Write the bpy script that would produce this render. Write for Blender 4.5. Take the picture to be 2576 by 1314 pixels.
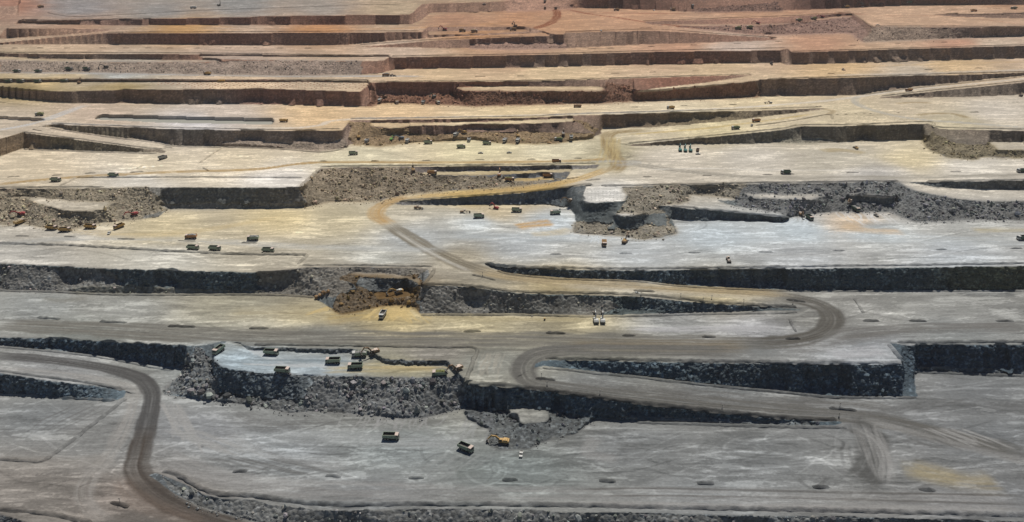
import bpy, bmesh, math, random
import numpy as np
from mathutils import Vector, Matrix, Euler

random.seed(7); np.random.seed(7)
scene = bpy.context.scene
for o in list(bpy.data.objects): bpy.data.objects.remove(o)
col = scene.collection

# ------------------------------------------------------------------ camera
CAM_H, PITCH, FPX, CX, CY = 258.0, math.radians(23.0), 1995.0, 1288.0, 657.0
cd = bpy.data.cameras.new('camera'); cam = bpy.data.objects.new('camera', cd); col.objects.link(cam)
cam.location = (0, 0, CAM_H); cam.rotation_euler = (math.radians(90) - PITCH, 0, 0)
cd.sensor_width = 36.0; cd.lens = FPX / 2576.0 * 36.0; cd.clip_start = 1.0; cd.clip_end = 60000.0
scene.camera = cam

# ------------------------------------------------------------------ sky, sun, exposure
SUN = Vector((0.48, 1.78, 3.3)).normalized()
w = bpy.data.worlds.new('World'); scene.world = w; w.use_nodes = True
wn = w.node_tree.nodes; wl = w.node_tree.links
bg = wn['Background']; bg.inputs['Strength'].default_value = 0.05
sky = wn.new('ShaderNodeTexSky'); sky.sky_type = 'NISHITA'; sky.sun_disc = False
sky.sun_elevation = math.asin(SUN.z); sky.sun_rotation = math.atan2(SUN.x, SUN.y)
sky.altitude = 400; sky.dust_density = 0.3; sky.ozone_density = 4.0
wl.new(sky.outputs[0], bg.inputs['Color'])
sl = bpy.data.lights.new('sun', 'SUN'); so = bpy.data.objects.new('sun', sl); col.objects.link(so)
sl.energy = 4.6; sl.angle = math.radians(0.5); sl.color = (1.0, 0.955, 0.88)
so.rotation_euler = SUN.to_track_quat('Z', 'Y').to_euler(); so.location = (0, 600, 700)
scene.view_settings.view_transform = 'Standard'; scene.view_settings.look = 'None'
scene.view_settings.exposure = -0.08; scene.view_settings.gamma = 1.0
GROUND_K = 0.95
scene.render.engine = 'CYCLES'
scene.render.resolution_x = 1024; scene.render.resolution_y = 522

# ------------------------------------------------------------------ survey helpers
# (u, v) is a bearing read off the photograph (2576 px wide copy); its distance comes from the bench
# height the point lies on.
SP, CP = math.sin(PITCH), math.cos(PITCH)
def unproject(u, v, z):
    u = np.asarray(u, float); v = np.asarray(v, float); z = np.asarray(z, float)
    dx = (u - CX) / FPX; dy = (v - CY) / FPX
    t = (z - CAM_H) / (-SP - dy * CP)
    return dx * t, (CP - dy * SP) * t, z

def hash3(ix, iy, iz, s=0):
    n = (ix.astype(np.int64) * 374761393 + iy.astype(np.int64) * 668265263 + iz.astype(np.int64) * 2147483647 % 1274126177 + s * 974634777)
    n = (n ^ (n >> 13)) * 1274126177
    n = n ^ (n >> 16)
    return (n & 0xffffff) / float(0xffffff)
def vnoise(x, y, z=None, s=0):
    x = np.asarray(x, float); y = np.asarray(y, float)
    z = np.zeros_like(x) if z is None else np.asarray(z, float)
    ix, iy, iz = np.floor(x), np.floor(y), np.floor(z)
    fx, fy, fz = x - ix, y - iy, z - iz
    fx = fx * fx * (3 - 2 * fx); fy = fy * fy * (3 - 2 * fy); fz = fz * fz * (3 - 2 * fz)
    r = 0
    for a in (0, 1):
        for b in (0, 1):
            for c in (0, 1):
                r = r + hash3(ix + a, iy + b, iz + c, s) * (fx if a else 1 - fx) * (fy if b else 1 - fy) * (fz if c else 1 - fz)
    return r * 2 - 1
def fbm(x, y, z=None, o=4, s=0, g=0.5):
    r = 0; a = 1; t = 0
    z = np.zeros_like(np.asarray(x, float)) if z is None else z
    for k in range(o):
        r = r + a * vnoise(x, y, z, s + k * 17); t += a; a *= g
        x = x * 2.03 + 3.1; y = y * 2.03 + 7.7; z = z * 2.03 + 1.3
    return r / t
def worley(x, y, z, s=0):
    ix, iy, iz = np.floor(x), np.floor(y), np.floor(z)
    d1 = np.full(x.shape, 9.0); cid = np.zeros(x.shape)
    for a in (-1, 0, 1):
        for b in (-1, 0, 1):
            for c in (-1, 0, 1):
                X, Y, Z = ix + a, iy + b, iz + c
                px = X + hash3(X, Y, Z, s + 1); py = Y + hash3(X, Y, Z, s + 2); pz = Z + hash3(X, Y, Z, s + 3)
                d = (px - x) ** 2 + (py - y) ** 2 + (pz - z) ** 2
                m = d < d1
                d1 = np.where(m, d, d1); cid = np.where(m, hash3(X, Y, Z, s + 4), cid)
    return np.sqrt(d1), cid
def smooth(e0, e1, x):
    t = np.clip((x - e0) / (e1 - e0), 0, 1); return t * t * (3 - 2 * t)
def inpoly(poly, u, v):
    r = np.zeros(u.shape, bool); n = len(poly)
    for i in range(n):
        x0, y0 = poly[i]; x1, y1 = poly[(i + 1) % n]
        if y0 == y1: continue
        c = ((y0 > v) != (y1 > v)) & (u < (x1 - x0) * (v - y0) / (y1 - y0) + x0)
        r ^= c
    return r
def lin(c): 
    c = np.asarray(c, float) / 255.0
    return np.where(c <= 0.04045, c / 12.92, ((c + 0.055) / 1.055) ** 2.4)

# ------------------------------------------------------------------ terrain survey
ZA, ZB, ZC, ZD, ZE, ZFL, ZF, ZG, ZH, ZI = 0, 14.7, 28.9, 44.4, 59.4, 74.4, 78.2, 93.6, 109.6, 122.5
us = np.concatenate([np.arange(-340, -3, 12.0), np.arange(0, 2577, 2.5), np.arange(2582, 2921, 12.0)])
vs = [-70.0, -55, -42, -32, -24, -18, -12, -8]
v = -5.0
while v < 1320: vs.append(v); v += 1.45 + 0.42 * max(0, min(1, v / 1000.0))
while v < 1560: vs.append(v); v += 6
vs = np.array(vs)
U, V = np.meshgrid(us, vs); UC = np.clip(U, 0, 2575.5)
NR, NC = U.shape
Zm = np.full(U.shape, np.nan); LAB = np.full(U.shape, -1, int)
SURF = []
WU = UC + 16 * fbm(U / 26.0, V / 14.0, None, 3, 3); WV = V + 3.5 * fbm(U / 22.0, V / 12.0, None, 3, 4)
def surf(name, poly, z):
    """a level floor (z number) or a ramp (z = (axis, a, za, b, zb))"""
    xs = [p[0] for p in poly]; ys = [p[1] for p in poly]
    loose = name.startswith(('rubble', 'dig')); gu, gv = (UC + .75 * (WU - UC), V + np.clip((V - 100) / 500.0, .1, 1) * (WV - V)) if loose else (UC, V)
    m = (UC >= min(xs) - 20) & (UC <= max(xs) + 20) & (V >= min(ys) - 5) & (V <= max(ys) + 5)
    idx = np.where(m); k = inpoly(poly, gu[idx], gv[idx])
    ii = (idx[0][k], idx[1][k])
    if isinstance(z, tuple):
        ax, a, za, b, zb = z
        q = UC[ii] if ax == 'x' else (V[ii] if ax == 'y' else UC[ii] * 0.5 + V[ii])
        zz = za + (zb - za) * np.clip((q - a) / (b - a), 0, 1)
    else: zz = z
    Zm[ii] = zz; LAB[ii] = len(SURF); SURF.append(name)
def void(poly):
    m = inpoly(poly, UC, V); Zm[m] = np.nan; LAB[m] = -1

FL, RD = 'bench_floor', 'haul_road'
surf('lower_ground', [(-5, 1420), (60, 1440), (380, 1395), (560, 1395), (700, 1405), (1319, 1420), (2581, 1446), (2581, 1570), (-5, 1570)], -14.5)
surf(FL, [(-5, 1292), (70, 1318), (150, 1345), (330, 1345), (385, 1250), (372, 1196), (394, 1190), (433, 1205), (472, 1222), (512, 1246), (560, 1256), (642, 1258), (677, 1270), (800, 1284),
  (957, 1286), (1036, 1280), (1319, 1281), (1416, 1290), (1521, 1290), (1679, 1293), (1900, 1297), (2136, 1300), (2320, 1307), (2581, 1311),
  (2581, 943), (2450, 937), (2320, 932), (2299, 937), (2305, 990), (2311, 998), (2200, 1010), (2120, 1064), (2100, 1070), (1961, 1069), (1750, 1063), (1600, 1057), (1416, 1046),
  (1285, 1038), (1170, 1030), (1150, 1030), (1100, 1043), (1060, 1052), (1000, 1050), (900, 1042), (800, 1034), (730, 1037), (650, 1018), (560, 1008), (470, 1000), (415, 992),
  (404, 984), (320, 984), (310, 1000), (294, 1007), (236, 1004), (0, 990), (-5, 990)], ZA)
surf(RD, [(-5, 868), (131, 880), (249, 894), (341, 911), (433, 928), (470, 923), (455, 945), (430, 965), (410, 988), (330, 990), (310, 981), (236, 971), (105, 956), (-5, 938)], ('x', 0, 11.0, 350, 0.0))
surf(RD, [(200, 1225), (310, 1185), (372, 1196), (390, 1206), (440, 1243), (500, 1273), (560, 1292), (640, 1310), (720, 1345), (200, 1345), (205, 1260)], ('d', 1400, 0, 1640, -6.0))
# bench B
surf(FL, [(-5, 850), (131, 852), (315, 863), (499, 870), (530, 866), (560, 858), (604, 864), (640, 875), (740, 876), (890, 878), (925, 884), (955, 897), (970, 903), (1036, 906), (1128, 909), (1140, 925),
  (1160, 945), (1172, 964), (1260, 972), (1330, 978), (1336, 940), (1348, 915), (1364, 908), (1390, 906), (1961, 916), (2267, 917), (2270, 911), (2236, 862), (2280, 869), (2581, 867),
  (2581, 730), (2060, 730), (2050, 760), (2030, 781), (1961, 782), (1757, 785), (1521, 793), (1319, 789), (1055, 788), (1046, 772), (1000, 765), (960, 768), (905, 781), (858, 790), (840, 780), (800, 755), (790, 744), (656, 738),
  (315, 738), (0, 729), (-5, 729)], ZB)
surf(FL, [(548, 872), (572, 860), (604, 864), (622, 880), (740, 884), (890, 890), (935, 893), (955, 905), (970, 915), (1036, 917), (1110, 918), (1128, 926), (1150, 951), (1000, 950),
  (850, 948), (700, 941), (620, 935), (560, 925), (535, 905)], ('x', 565, ZB, 640, 11.6))
surf(RD, [(1300, 950), (1336, 928), (1366, 921), (1495, 934), (1600, 944), (1784, 965), (1961, 983), (2097, 996), (2311, 998), (2311, 1010), (2120, 1062), (2100, 1059), (2060, 1061), (1961, 1053),
  (1694, 1026), (1508, 1002), (1377, 984), (1320, 978)], ('x', 1330, ZB, 2110, 0.0))
# mound beside the lone digger
surf('rubble_top', [(1278, 1024), (1335, 1022), (1388, 1030), (1392, 1045), (1380, 1062), (1310, 1066), (1282, 1050)], 4.6)
void([(1240, 1066), (1282, 1050), (1310, 1066), (1380, 1062), (1400, 1080), (1390, 1100), (1330, 1128), (1255, 1130), (1225, 1115), (1235, 1090)])
# bench C
surf(FL, [(-5, 663), (131, 669), (262, 677), (499, 682), (676, 686), (774, 673), (900, 673), (1076, 676), (1081, 690), (1064, 718), (1120, 720), (1200, 722), (1230, 690), (1210, 660), (1240, 664),
  (1285, 669), (1390, 678), (1574, 682), (1961, 677), (2581, 670),
  (2581, 555), (2459, 552), (2300, 558), (2238, 533), (2105, 531), (2057, 536), (1988, 547), (1975, 560), (1961, 560), (1705, 553), (1690, 548), (1705, 588), (1660, 598), (1613, 601), (1560, 592), (1500, 588), (1442, 585),
  (1448, 560), (1446, 540), (1430, 520), (1385, 512), (1246, 514), (1115, 517), (1010, 516), (985, 512), (960, 505), (826, 507), (779, 520), (676, 522), (425, 526), (400, 545), (350, 552),
  (300, 556), (240, 562), (175, 578), (105, 572), (60, 562), (0, 566), (-5, 566)], ZC)
surf(RD, [(1190, 664), (1215, 662), (1250, 677), (1285, 687), (1416, 699), (1600, 705), (1731, 718), (1961, 729), (2060, 731), (2110, 760), (2110, 800), (2060, 800), (2012, 778), (1961, 775), (1784, 764), (1600, 747), (1319, 739),
  (1167, 721), (1120, 715)], ('x', 1180, ZC, 2010, ZB))
surf('dig_floor', [(945, 737), (1028, 728), (1036, 746), (955, 752)], 17.6)
surf('dig_floor', [(870, 690), (918, 695), (957, 699), (1036, 704), (1050, 716), (1056, 700), (1000, 690), (900, 685)], 26.0)
# blasted ground between C and D
surf('rubble_top', [(37, 493), (92, 496), (184, 506), (289, 506), (263, 526), (223, 534), (157, 529), (92, 513)], 38.2)
surf('rubble_top', [(1060, 436), (1099, 433), (1319, 430), (1429, 425), (1440, 432), (1319, 437), (1200, 441), (1099, 441), (1065, 441)], 41.2)
surf('rubble_top', [(1262, 452), (1300, 449), (1390, 446), (1400, 452), (1300, 457), (1266, 458)], 37.8)
surf(RD, [(950, 508), (971, 499), (1023, 488), (1141, 479), (1319, 466), (1390, 459), (1424, 451), (1470, 445), (1500, 455), (1490, 464), (1319, 485), (1089, 502), (1005, 509), (970, 516)], ('x', 960, ZC, 1480, ZD))
surf('rubble_top', [(1568, 534), (1628, 537), (1612, 538), (1595, 544), (1582, 545), (1545, 542)], 40.5)
surf('rubble_top', [(1731, 488), (1810, 493), (1857, 500), (1850, 503), (1800, 505), (1850, 518), (1961, 534), (1984, 545), (1961, 545), (1800, 531), (1658, 517), (1700, 512), (1735, 505)], ('x', 1660, 38.4, 1985, 32.4))
surf('rubble_top', [(1880, 485), (1960, 487), (2080, 488), (2078, 494), (2044, 504), (1960, 502), (1900, 500), (1882, 494)], 39.4)
surf(RD, [(2262, 459), (2300, 462), (2359, 472), (2581, 480), (2581, 506), (2464, 508), (2385, 498), (2300, 480), (2285, 475)], ('x', 2270, ZD, 2480, 37.0))
# bench D
surf(FL, [(-5, 475), (157, 475), (381, 472), (676, 472), (762, 470), (805, 424), (900, 421), (1319, 418), (1510, 415), (1500, 424), (1440, 427), (1424, 451), (1470, 445), (1490, 464), (1512, 468), (1570, 470),
  (1600, 470), (1700, 466), (1900, 463), (2262, 459), (2581, 455),
  (2581, 396), (2520, 398), (2477, 393), (2450, 402), (2380, 395), (2333, 374), (2320, 351), (2081, 359), (1961, 359), (1592, 368), (1560, 362), (1540, 345), (1519, 335), (1490, 345), (1448, 352), (1390, 360), (1285, 360), (1194, 350), (1031, 358),
  (952, 368), (884, 363), (866, 371), (808, 380), (676, 371), (446, 367), (412, 386), (394, 384), (210, 379), (60, 373), (0, 394), (-5, 395)], ZD)
surf(RD, [(100, 318), (126, 320), (262, 341), (394, 357), (446, 366), (430, 385), (409, 377), (341, 372), (210, 354), (56, 334)], ('x', 85, 59.0, 420, ZD))
surf(RD, [(1510, 330), (1519, 322), (1626, 322), (1810, 307), (1961, 289), (2076, 275), (2110, 285), (2015, 319), (1961, 328), (1784, 346), (1576, 365), (1545, 355), (1525, 345)], ('x', 1545, ZD, 2075, ZE))
surf('rubble_top', [(1476, 467), (1520, 466), (1568, 472), (1574, 490), (1570, 505), (1547, 507), (1520, 508), (1500, 513), (1468, 511), (1464, 490)], 43.8)
surf('rubble_top', [(2485, 359), (2581, 356), (2581, 380), (2509, 379)], 50.2)
# bench E
surf(FL, [(-5, 350), (0, 350), (55, 333), (104, 317), (129, 313), (394, 324), (676, 330), (860, 329), (881, 303), (1319, 297), (1442, 291), (1961, 277), (2068, 272), (2095, 280), (2015, 319), (2162, 317), (2336, 311), (2364, 325), (2581, 330),
  (2581, 238), (2425, 244), (2215, 248), (2190, 240), (2100, 240), (1915, 242), (1784, 247), (1574, 255), (1469, 260), (1319, 263), (1194, 266), (1141, 263), (971, 257), (926, 268), (892, 268), (676, 263), (184, 260), (0, 243), (-5, 243)], ZE)
surf(RD, [(-5, 243), (184, 260), (200, 270), (168, 275), (90, 267), (-5, 257)], ('x', 0, 60.4, 190, ZE))
surf(RD, [(2110, 246), (2175, 236), (2294, 220), (2581, 189), (2581, 207), (2372, 228), (2215, 245), (2150, 262)], ('x', 2180, ZE, 2600, 72.5))
surf(FL, [(-5, 297), (60, 301), (112, 303), (70, 312), (-5, 324)], 56.0)
surf('rubble_top', [(929, 309), (1080, 309), (1204, 308), (1290, 304), (1204, 312), (1130, 314), (1080, 315), (1031, 317), (997, 325), (965, 321), (931, 318)], 56.0)
surf('sump_floor', [(256, 295), (415, 299), (690, 305), (684, 314), (410, 309), (236, 301)], 55.2)
# bench F
surf(FL, [(-5, 207), (390, 206), (925, 206), (930, 212), (905, 231), (676, 224), (341, 226), (157, 231), (-5, 228)], ZFL)
surf(FL, [(-5, 200), (400, 200), (800, 203), (936, 207), (1319, 205), (1610, 197), (1897, 188), (1915, 200), (2162, 195), (2581, 184),
  (2581, 146), (2294, 154), (1976, 163), (1961, 157), (1547, 164), (1319, 170), (997, 174), (968, 182), (918, 188), (676, 189), (262, 182), (-5, 182)], ZF)
surf('rubble_top', [(1150, 220), (1280, 217), (1520, 219), (1525, 230), (1300, 231), (1160, 228)], 73.0)
surf(RD, [(1590, 232), (1650, 222), (1780, 208), (1897, 189), (1930, 194), (1900, 204), (1780, 219), (1650, 232)], ('x', 1600, 72.0, 1900, ZF))
# bench G
surf('rubble_top', [(-5, 142), (113, 148), (486, 151), (530, 150), (560, 155), (472, 158), (171, 157), (-5, 152)], 87.0)
surf(FL, [(500, 141), (981, 142), (965, 153), (905, 155), (642, 151), (520, 149)], 90.4)
surf(FL, [(-5, 135), (499, 137), (981, 142), (985, 145), (1319, 139), (1679, 130), (1961, 127), (1981, 122), (1992, 132), (2294, 123), (2581, 115),
  (2581, 90), (2170, 105), (2140, 82), (1985, 86), (1900, 88), (1961, 101), (1889, 104), (1626, 112), (1432, 121), (1319, 123), (1141, 121), (921, 119), (860, 113), (642, 113), (-5, 112)], ZG)
surf(RD, [(865, 115), (905, 109), (1115, 93), (1319, 85), (1370, 82), (1385, 90), (1319, 93), (1115, 101), (921, 117), (880, 119)], ('x', 880, ZG, 1330, 108.0))
surf(RD, [(1550, 72), (1600, 62), (1740, 70), (1900, 86), (1990, 94), (1961, 97), (1800, 87), (1634, 77), (1550, 80)], ('x', 1620, ZH, 1980, ZG))
# bench H
surf(FL, [(-5, 70), (0, 71), (160, 72), (289, 75), (300, 83), (262, 84), (676, 83), (1060, 81), (1076, 68), (1319, 67), (1345, 72), (1380, 84), (1416, 89), (1421, 83), (1634, 76), (1650, 66), (1616, 55), (1961, 43), (2141, 33), (2196, 68), (2581, 70),
  (2581, 13), (2290, 13), (2180, 17), (2146, 20), (1961, 27), (1721, 30), (1690, 27), (1550, 22), (1500, 20), (1400, 22), (1283, 28), (1083, 33), (1060, 50), (1036, 62), (658, 63), (262, 64), (52, 58), (0, 62), (-5, 62)], ZH)
surf(RD, [(-5, 98), (160, 88), (289, 76), (330, 77), (300, 84), (262, 84), (131, 95), (-5, 108)], ('x', 0, 95.6, 300, ZH))
surf('rubble_top', [(1085, 79), (1180, 80), (1319, 73), (1335, 79), (1200, 86), (1085, 88)], 106.6)
surf('rubble_top', [(1640, 62), (1900, 61), (2000, 58), (2100, 42), (2145, 38), (2140, 44), (2050, 52), (1960, 63), (1880, 66), (1700, 66)], ('x', 1640, 107.8, 2120, 105.8))
surf(RD, [(2330, 36), (2450, 35), (2581, 31), (2581, 13), (2290, 13), (2200, 17), (2210, 30)], ('x', 2330, ZH, 2590, ZH + 5.5))
void([(2350, 37), (2450, 35), (2581, 31), (2581, 47), (2450, 44), (2380, 41)])
# bench I and the plateau beyond
surf(FL, [(50, 46), (87, 54), (381, 47), (415, 47), (638, 43), (653, 41), (1028, 37), (1040, 30), (1062, 10), (1272, 4), (1300, -3), (1300, -80), (60, -80), (45, 20)], ('x', 50, 118.2, 1000, ZI))
surf(FL, [(1300, -3), (2581, -3), (2581, -80), (1300, -80)], ('x', 1300, ZI, 1480, 126.4))
surf(RD, [(-5, 47), (50, 42), (60, 47), (40, 62), (10, 75), (-5, 96)], ('y', 45, 117.5, 97, 96.6))
surf(FL, [(-5, -80), (62, -80), (50, 8), (39, 16), (-5, 16)], 126.0)

# broken ground at the foot of dug faces
RS = 'rubble_slope'
surf(RS, [(548, 986), (600, 992), (740, 1006), (770, 1034), (730, 1039), (640, 1020), (560, 1010), (490, 1001)], ('y', 986, 3.0, 1038, 0.0))
surf(RS, [(1456, 560), (1500, 566), (1534, 571), (1582, 580), (1629, 562), (1673, 571), (1700, 580), (1705, 588), (1660, 598), (1613, 601), (1560, 592), (1500, 588), (1442, 585)], ('y', 560, 32.0, 600, ZC))
surf('rubble_top', [(2130, 486), (2180, 487), (2245, 493), (2240, 500), (2200, 496), (2160, 492), (2135, 494)], 41.0)
surf(RS, [(2105, 524), (2125, 516), (2160, 509), (2200, 516), (2240, 525), (2240, 534), (2105, 531)], ('y', 508, 34.6, 533, ZC))
surf('rubble_top', [(1031, 309), (1204, 307), (1300, 303), (1440, 298), (1445, 306), (1290, 313), (1200, 312), (1130, 317), (1085, 313), (1035, 318)], 57.0)
surf(RS, [(900, 347), (960, 342), (1031, 336), (1090, 339), (1190, 331), (1290, 332), (1400, 334), (1500, 336), (1490, 346), (1448, 352), (1390, 360), (1285, 360), (1194, 350), (1031, 358), (952, 368), (900, 363)], ('y', 331, 50.2, 362, ZD))
surf(RS, [(940, 246), (1000, 241), (1140, 236), (1160, 255), (1141, 263), (971, 257), (935, 266)], ('y', 238, 64.6, 263, ZE))
surf(RS, [(1168, 1032), (1285, 1037), (1278, 1056), (1240, 1083), (1215, 1076), (1182, 1052)], ('y', 1032, 2.4, 1084, 0.0))
surf(RS, [(1390, 1034), (1440, 1047), (1500, 1051), (1470, 1076), (1440, 1094), (1395, 1104), (1384, 1066)], ('y', 1036, 2.6, 1100, 0.0))
surf(RS, [(560, 357), (676, 358), (800, 360), (872, 350), (868, 371), (808, 380), (676, 371), (560, 369)], ('y', 352, 50.5, 376, ZD))
surf(RS, [(400, 514), (560, 511), (690, 514), (765, 506), (779, 520), (676, 522), (425, 526)], ('y', 506, 34.5, 525, ZC))
surf(RS, [(190, 725), (300, 718), (420, 724), (520, 730), (656, 731), (656, 738), (315, 738), (190, 736)], ('y', 716, 20.0, 738, ZB))
surf(RS, [(2296, 922), (2400, 926), (2581, 931), (2581, 943), (2450, 937), (2320, 932)], ('y', 920, 3.6, 942, 0.0))
surf(RS, [(1560, 1048), (1750, 1052), (1960, 1060), (2060, 1064), (2060, 1070), (1961, 1069), (1750, 1063), (1600, 1057)], ('y', 1046, 2.4, 1068, 0.0))
surf(RS, [(1180, 112), (1290, 108), (1420, 110), (1432, 121), (1319, 123), (1180, 121)], ('y', 107, 98.5, 122, ZG))
surf(RS, [(1940, 351), (2060, 349), (2110, 358), (1961, 359)], ('y', 348, 47.5, 359, ZD))
CLIFF = [[(535, 908), (560, 927), (620, 938), (700, 944), (790, 949), (772, 1002), (740, 1006), (600, 992), (548, 986)],
 [(1463, 511), (1574, 505), (1545, 543), (1532, 557), (1456, 558), (1440, 545)], [(1542, 542), (1582, 546), (1628, 538), (1673, 536), (1680, 560), (1673, 571), (1629, 562), (1582, 580), (1534, 571)],
 [(2132, 494), (2160, 492), (2240, 500), (2245, 526), (2200, 516), (2160, 509), (2125, 516)], [(1031, 317), (1130, 316), (1200, 313), (1290, 313), (1445, 305), (1500, 336), (1290, 332), (1190, 331), (1090, 339), (1035, 337)],
 [(936, 209), (1150, 208), (1140, 236), (1000, 241), (940, 246)], [(900, 697), (1040, 704), (1048, 722), (940, 735), (890, 715)]]

# loose ground: (polygon, albedo, rock size, rocks per 100 m2, surface roughness)
RUB = [ ([(1270, -4), (1430, -4), (1450, 22), (1400, 26), (1275, 32)], (0.322, 0.189, 0.133), 1.0, 0, 0.12),

 ([(405, 990), (438, 935), (500, 872), (540, 905), (560, 925), (620, 936), (700, 942), (850, 950), (1000, 951), (1150, 953), (1172, 966), (1176, 985), (1150, 1032), (1060, 1055), (900, 1046), (800, 1038), (730, 1040), (640, 1020), (560, 1010)], (0.156, 0.156, 0.151), 1.50, 26, 1.3),
 ([(1165, 1028), (1290, 1032), (1282, 1060), (1240, 1090), (1210, 1082), (1175, 1056)], (0.105, 0.108, 0.108), 1.0, 14, 0.7),
 ([(1240, 1066), (1275, 1035), (1282, 1050), (1310, 1066), (1380, 1062), (1390, 1030), (1440, 1044), (1505, 1050), (1470, 1080), (1440, 1098), (1390, 1112), (1330, 1130), (1255, 1134), (1222, 1117), (1235, 1090)], (0.098, 0.101, 0.098), 0.9, 22, 0.6),
 ([(-5, 480), (37, 490), (92, 514), (157, 531), (223, 536), (263, 528), (289, 507), (184, 505), (92, 494), (37, 491), (30, 478), (380, 473), (425, 526), (350, 553), (240, 564), (175, 580), (105, 574), (60, 564), (-5, 568)], (0.296, 0.251, 0.178), 1.10, 28, 1.1),
 ([(755, 475), (806, 425), (1020, 423), (1060, 436), (1099, 442), (1260, 444), (1266, 459), (1400, 453), (1424, 451), (1319, 466), (1141, 479), (971, 498), (957, 507), (826, 509), (779, 522)], (0.265, 0.213, 0.143), 1.19, 28, 1.2),
 ([(1545, 543), (1574, 506), (1572, 472), (1700, 467), (1880, 464), (1880, 500), (1850, 503), (1800, 505), (1850, 518), (1840, 532), (1658, 517), (1680, 545), (1705, 590), (1613, 603), (1442, 587), (1456, 558), (1532, 558)], (0.275, 0.237, 0.178), 1.10, 22, 0.9),
 ([(1850, 503), (1882, 465), (2262, 459), (2290, 480), (2385, 500), (2464, 510), (2581, 508), (2581, 556), (2459, 553), (2300, 560), (2238, 535), (2105, 533), (2057, 538), (1990, 545), (1961, 533), (1850, 517)], (0.180, 0.180, 0.175), 1.36, 30, 1.2),
 ([(870, 688), (1060, 690), (1050, 788), (1000, 767), (905, 783), (858, 792), (838, 782), (850, 745), (900, 725), (860, 705)], (0.125, 0.078, 0.032), 1.30, 18, 1.2),
 ([(640, 678), (774, 673), (900, 673), (1078, 676), (1060, 692), (870, 690), (860, 705), (890, 725), (840, 748), (656, 740), (650, 700)], (0.208, 0.184, 0.151), 0.90, 8, 1.0),
 ([(1058, 722), (1167, 724), (1319, 742), (1500, 748), (1560, 770), (1500, 794), (1319, 790), (1055, 790)], (0.189, 0.175, 0.151), 0.90, 10, 0.9),
 ([(-5, 664), (262, 678), (300, 700), (290, 738), (-5, 730)], (0.189, 0.175, 0.156), 0.80, 8, 0.9),
 ([(2320, 349), (2345, 330), (2400, 360), (2477, 367), (2485, 357), (2510, 380), (2581, 381), (2581, 397), (2477, 394), (2450, 404), (2380, 397), (2333, 376)], (0.218, 0.180, 0.108), 1.30, 14, 1.0),
 ([(881, 305), (930, 308), (931, 320), (997, 327), (1040, 318), (1204, 313), (1300, 304), (1440, 297), (1512, 325), (1490, 347), (1448, 354), (1390, 362), (1285, 362), (1194, 352), (1031, 360), (952, 370), (884, 365)], (0.246, 0.175, 0.090), 1.20, 5, 1.0),
 ([(930, 210), (1150, 208), (1150, 222), (1160, 229), (1300, 232), (1525, 231), (1530, 205), (1600, 225), (1590, 234), (1650, 233), (1780, 221), (1905, 206), (1915, 243), (1784, 249), (1574, 257), (1469, 262), (1319, 265), (1194, 268), (1141, 265), (971, 259), (926, 270)], (0.182, 0.095, 0.059), 1.1, 16, 2.0),
 ([(-5, 152), (171, 157), (472, 158), (560, 156), (642, 151), (905, 155), (918, 190), (676, 190), (262, 183), (-5, 183)], (0.283, 0.232, 0.189), 0.84, 12, 1.0),
 ([(1640, 68), (1880, 67), (1960, 64), (2050, 53), (2140, 45), (2180, 70), (2172, 106), (2140, 83), (1900, 88), (1800, 80)], (0.246, 0.156, 0.123), 0.98, 12, 1.0),
 ([(2196, 69), (2581, 71), (2581, 92), (2172, 106)], (0.283, 0.213, 0.161), 0.91, 8, 1.0),
 ([(1715, 31), (1760, 22), (1961, 4), (1970, 27)], (0.154, 0.091, 0.070), 0.98, 11, 1.0),
 ([(560, 1256), (642, 1258), (800, 1286), (1036, 1282), (1319, 1283), (1679, 1296), (2581, 1313), (2581, 1405), (1319, 1380), (560, 1366), (720, 1335), (640, 1310), (500, 1272), (440, 1240), (400, 1200), (512, 1248)], (0.180, 0.180, 0.170), 1.10, 12, 0.8),
 ([(560, 356), (676, 357), (800, 359), (872, 349), (868, 370), (808, 383), (676, 374), (560, 372)], (0.3, 0.24, 0.185), 0.70, 10, 0.6),
 ([(400, 513), (560, 510), (690, 513), (765, 505), (779, 523), (676, 525), (425, 529)], (0.25, 0.235, 0.2), 0.70, 10, 0.6),
 ([(190, 724), (300, 717), (420, 723), (520, 729), (656, 730), (656, 741), (315, 741), (190, 739)], (0.22, 0.205, 0.165), 0.70, 10, 0.6),
 ([(2296, 921), (2400, 925), (2581, 930), (2581, 942), (2450, 940), (2320, 935)], (0.15, 0.155, 0.15), 0.70, 10, 0.6),
 ([(1560, 1047), (1750, 1051), (1960, 1059), (2060, 1063), (2060, 1069), (1961, 1072), (1750, 1066), (1600, 1060)], (0.15, 0.155, 0.15), 0.70, 10, 0.6),
 ([(1180, 111), (1290, 107), (1420, 109), (1432, 120), (1319, 126), (1180, 124)], (0.28, 0.18, 0.14), 0.70, 10, 0.6),
 ([(1940, 350), (2060, 348), (2110, 357), (1961, 362)], (0.24, 0.22, 0.17), 0.70, 10, 0.6),
]
RIDX = np.full(U.shape, -1, int)
RSL = np.isin(LAB, [i for i, n in enumerate(SURF) if n == RS])
for k, r in enumerate(RUB):
    m = inpoly(r[0], WU, WV) & ((LAB < 0) | RSL); RIDX[m] = k
for c in CLIFF: RIDX[inpoly(c, WU, WV) & ~RSL] = -1

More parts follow.
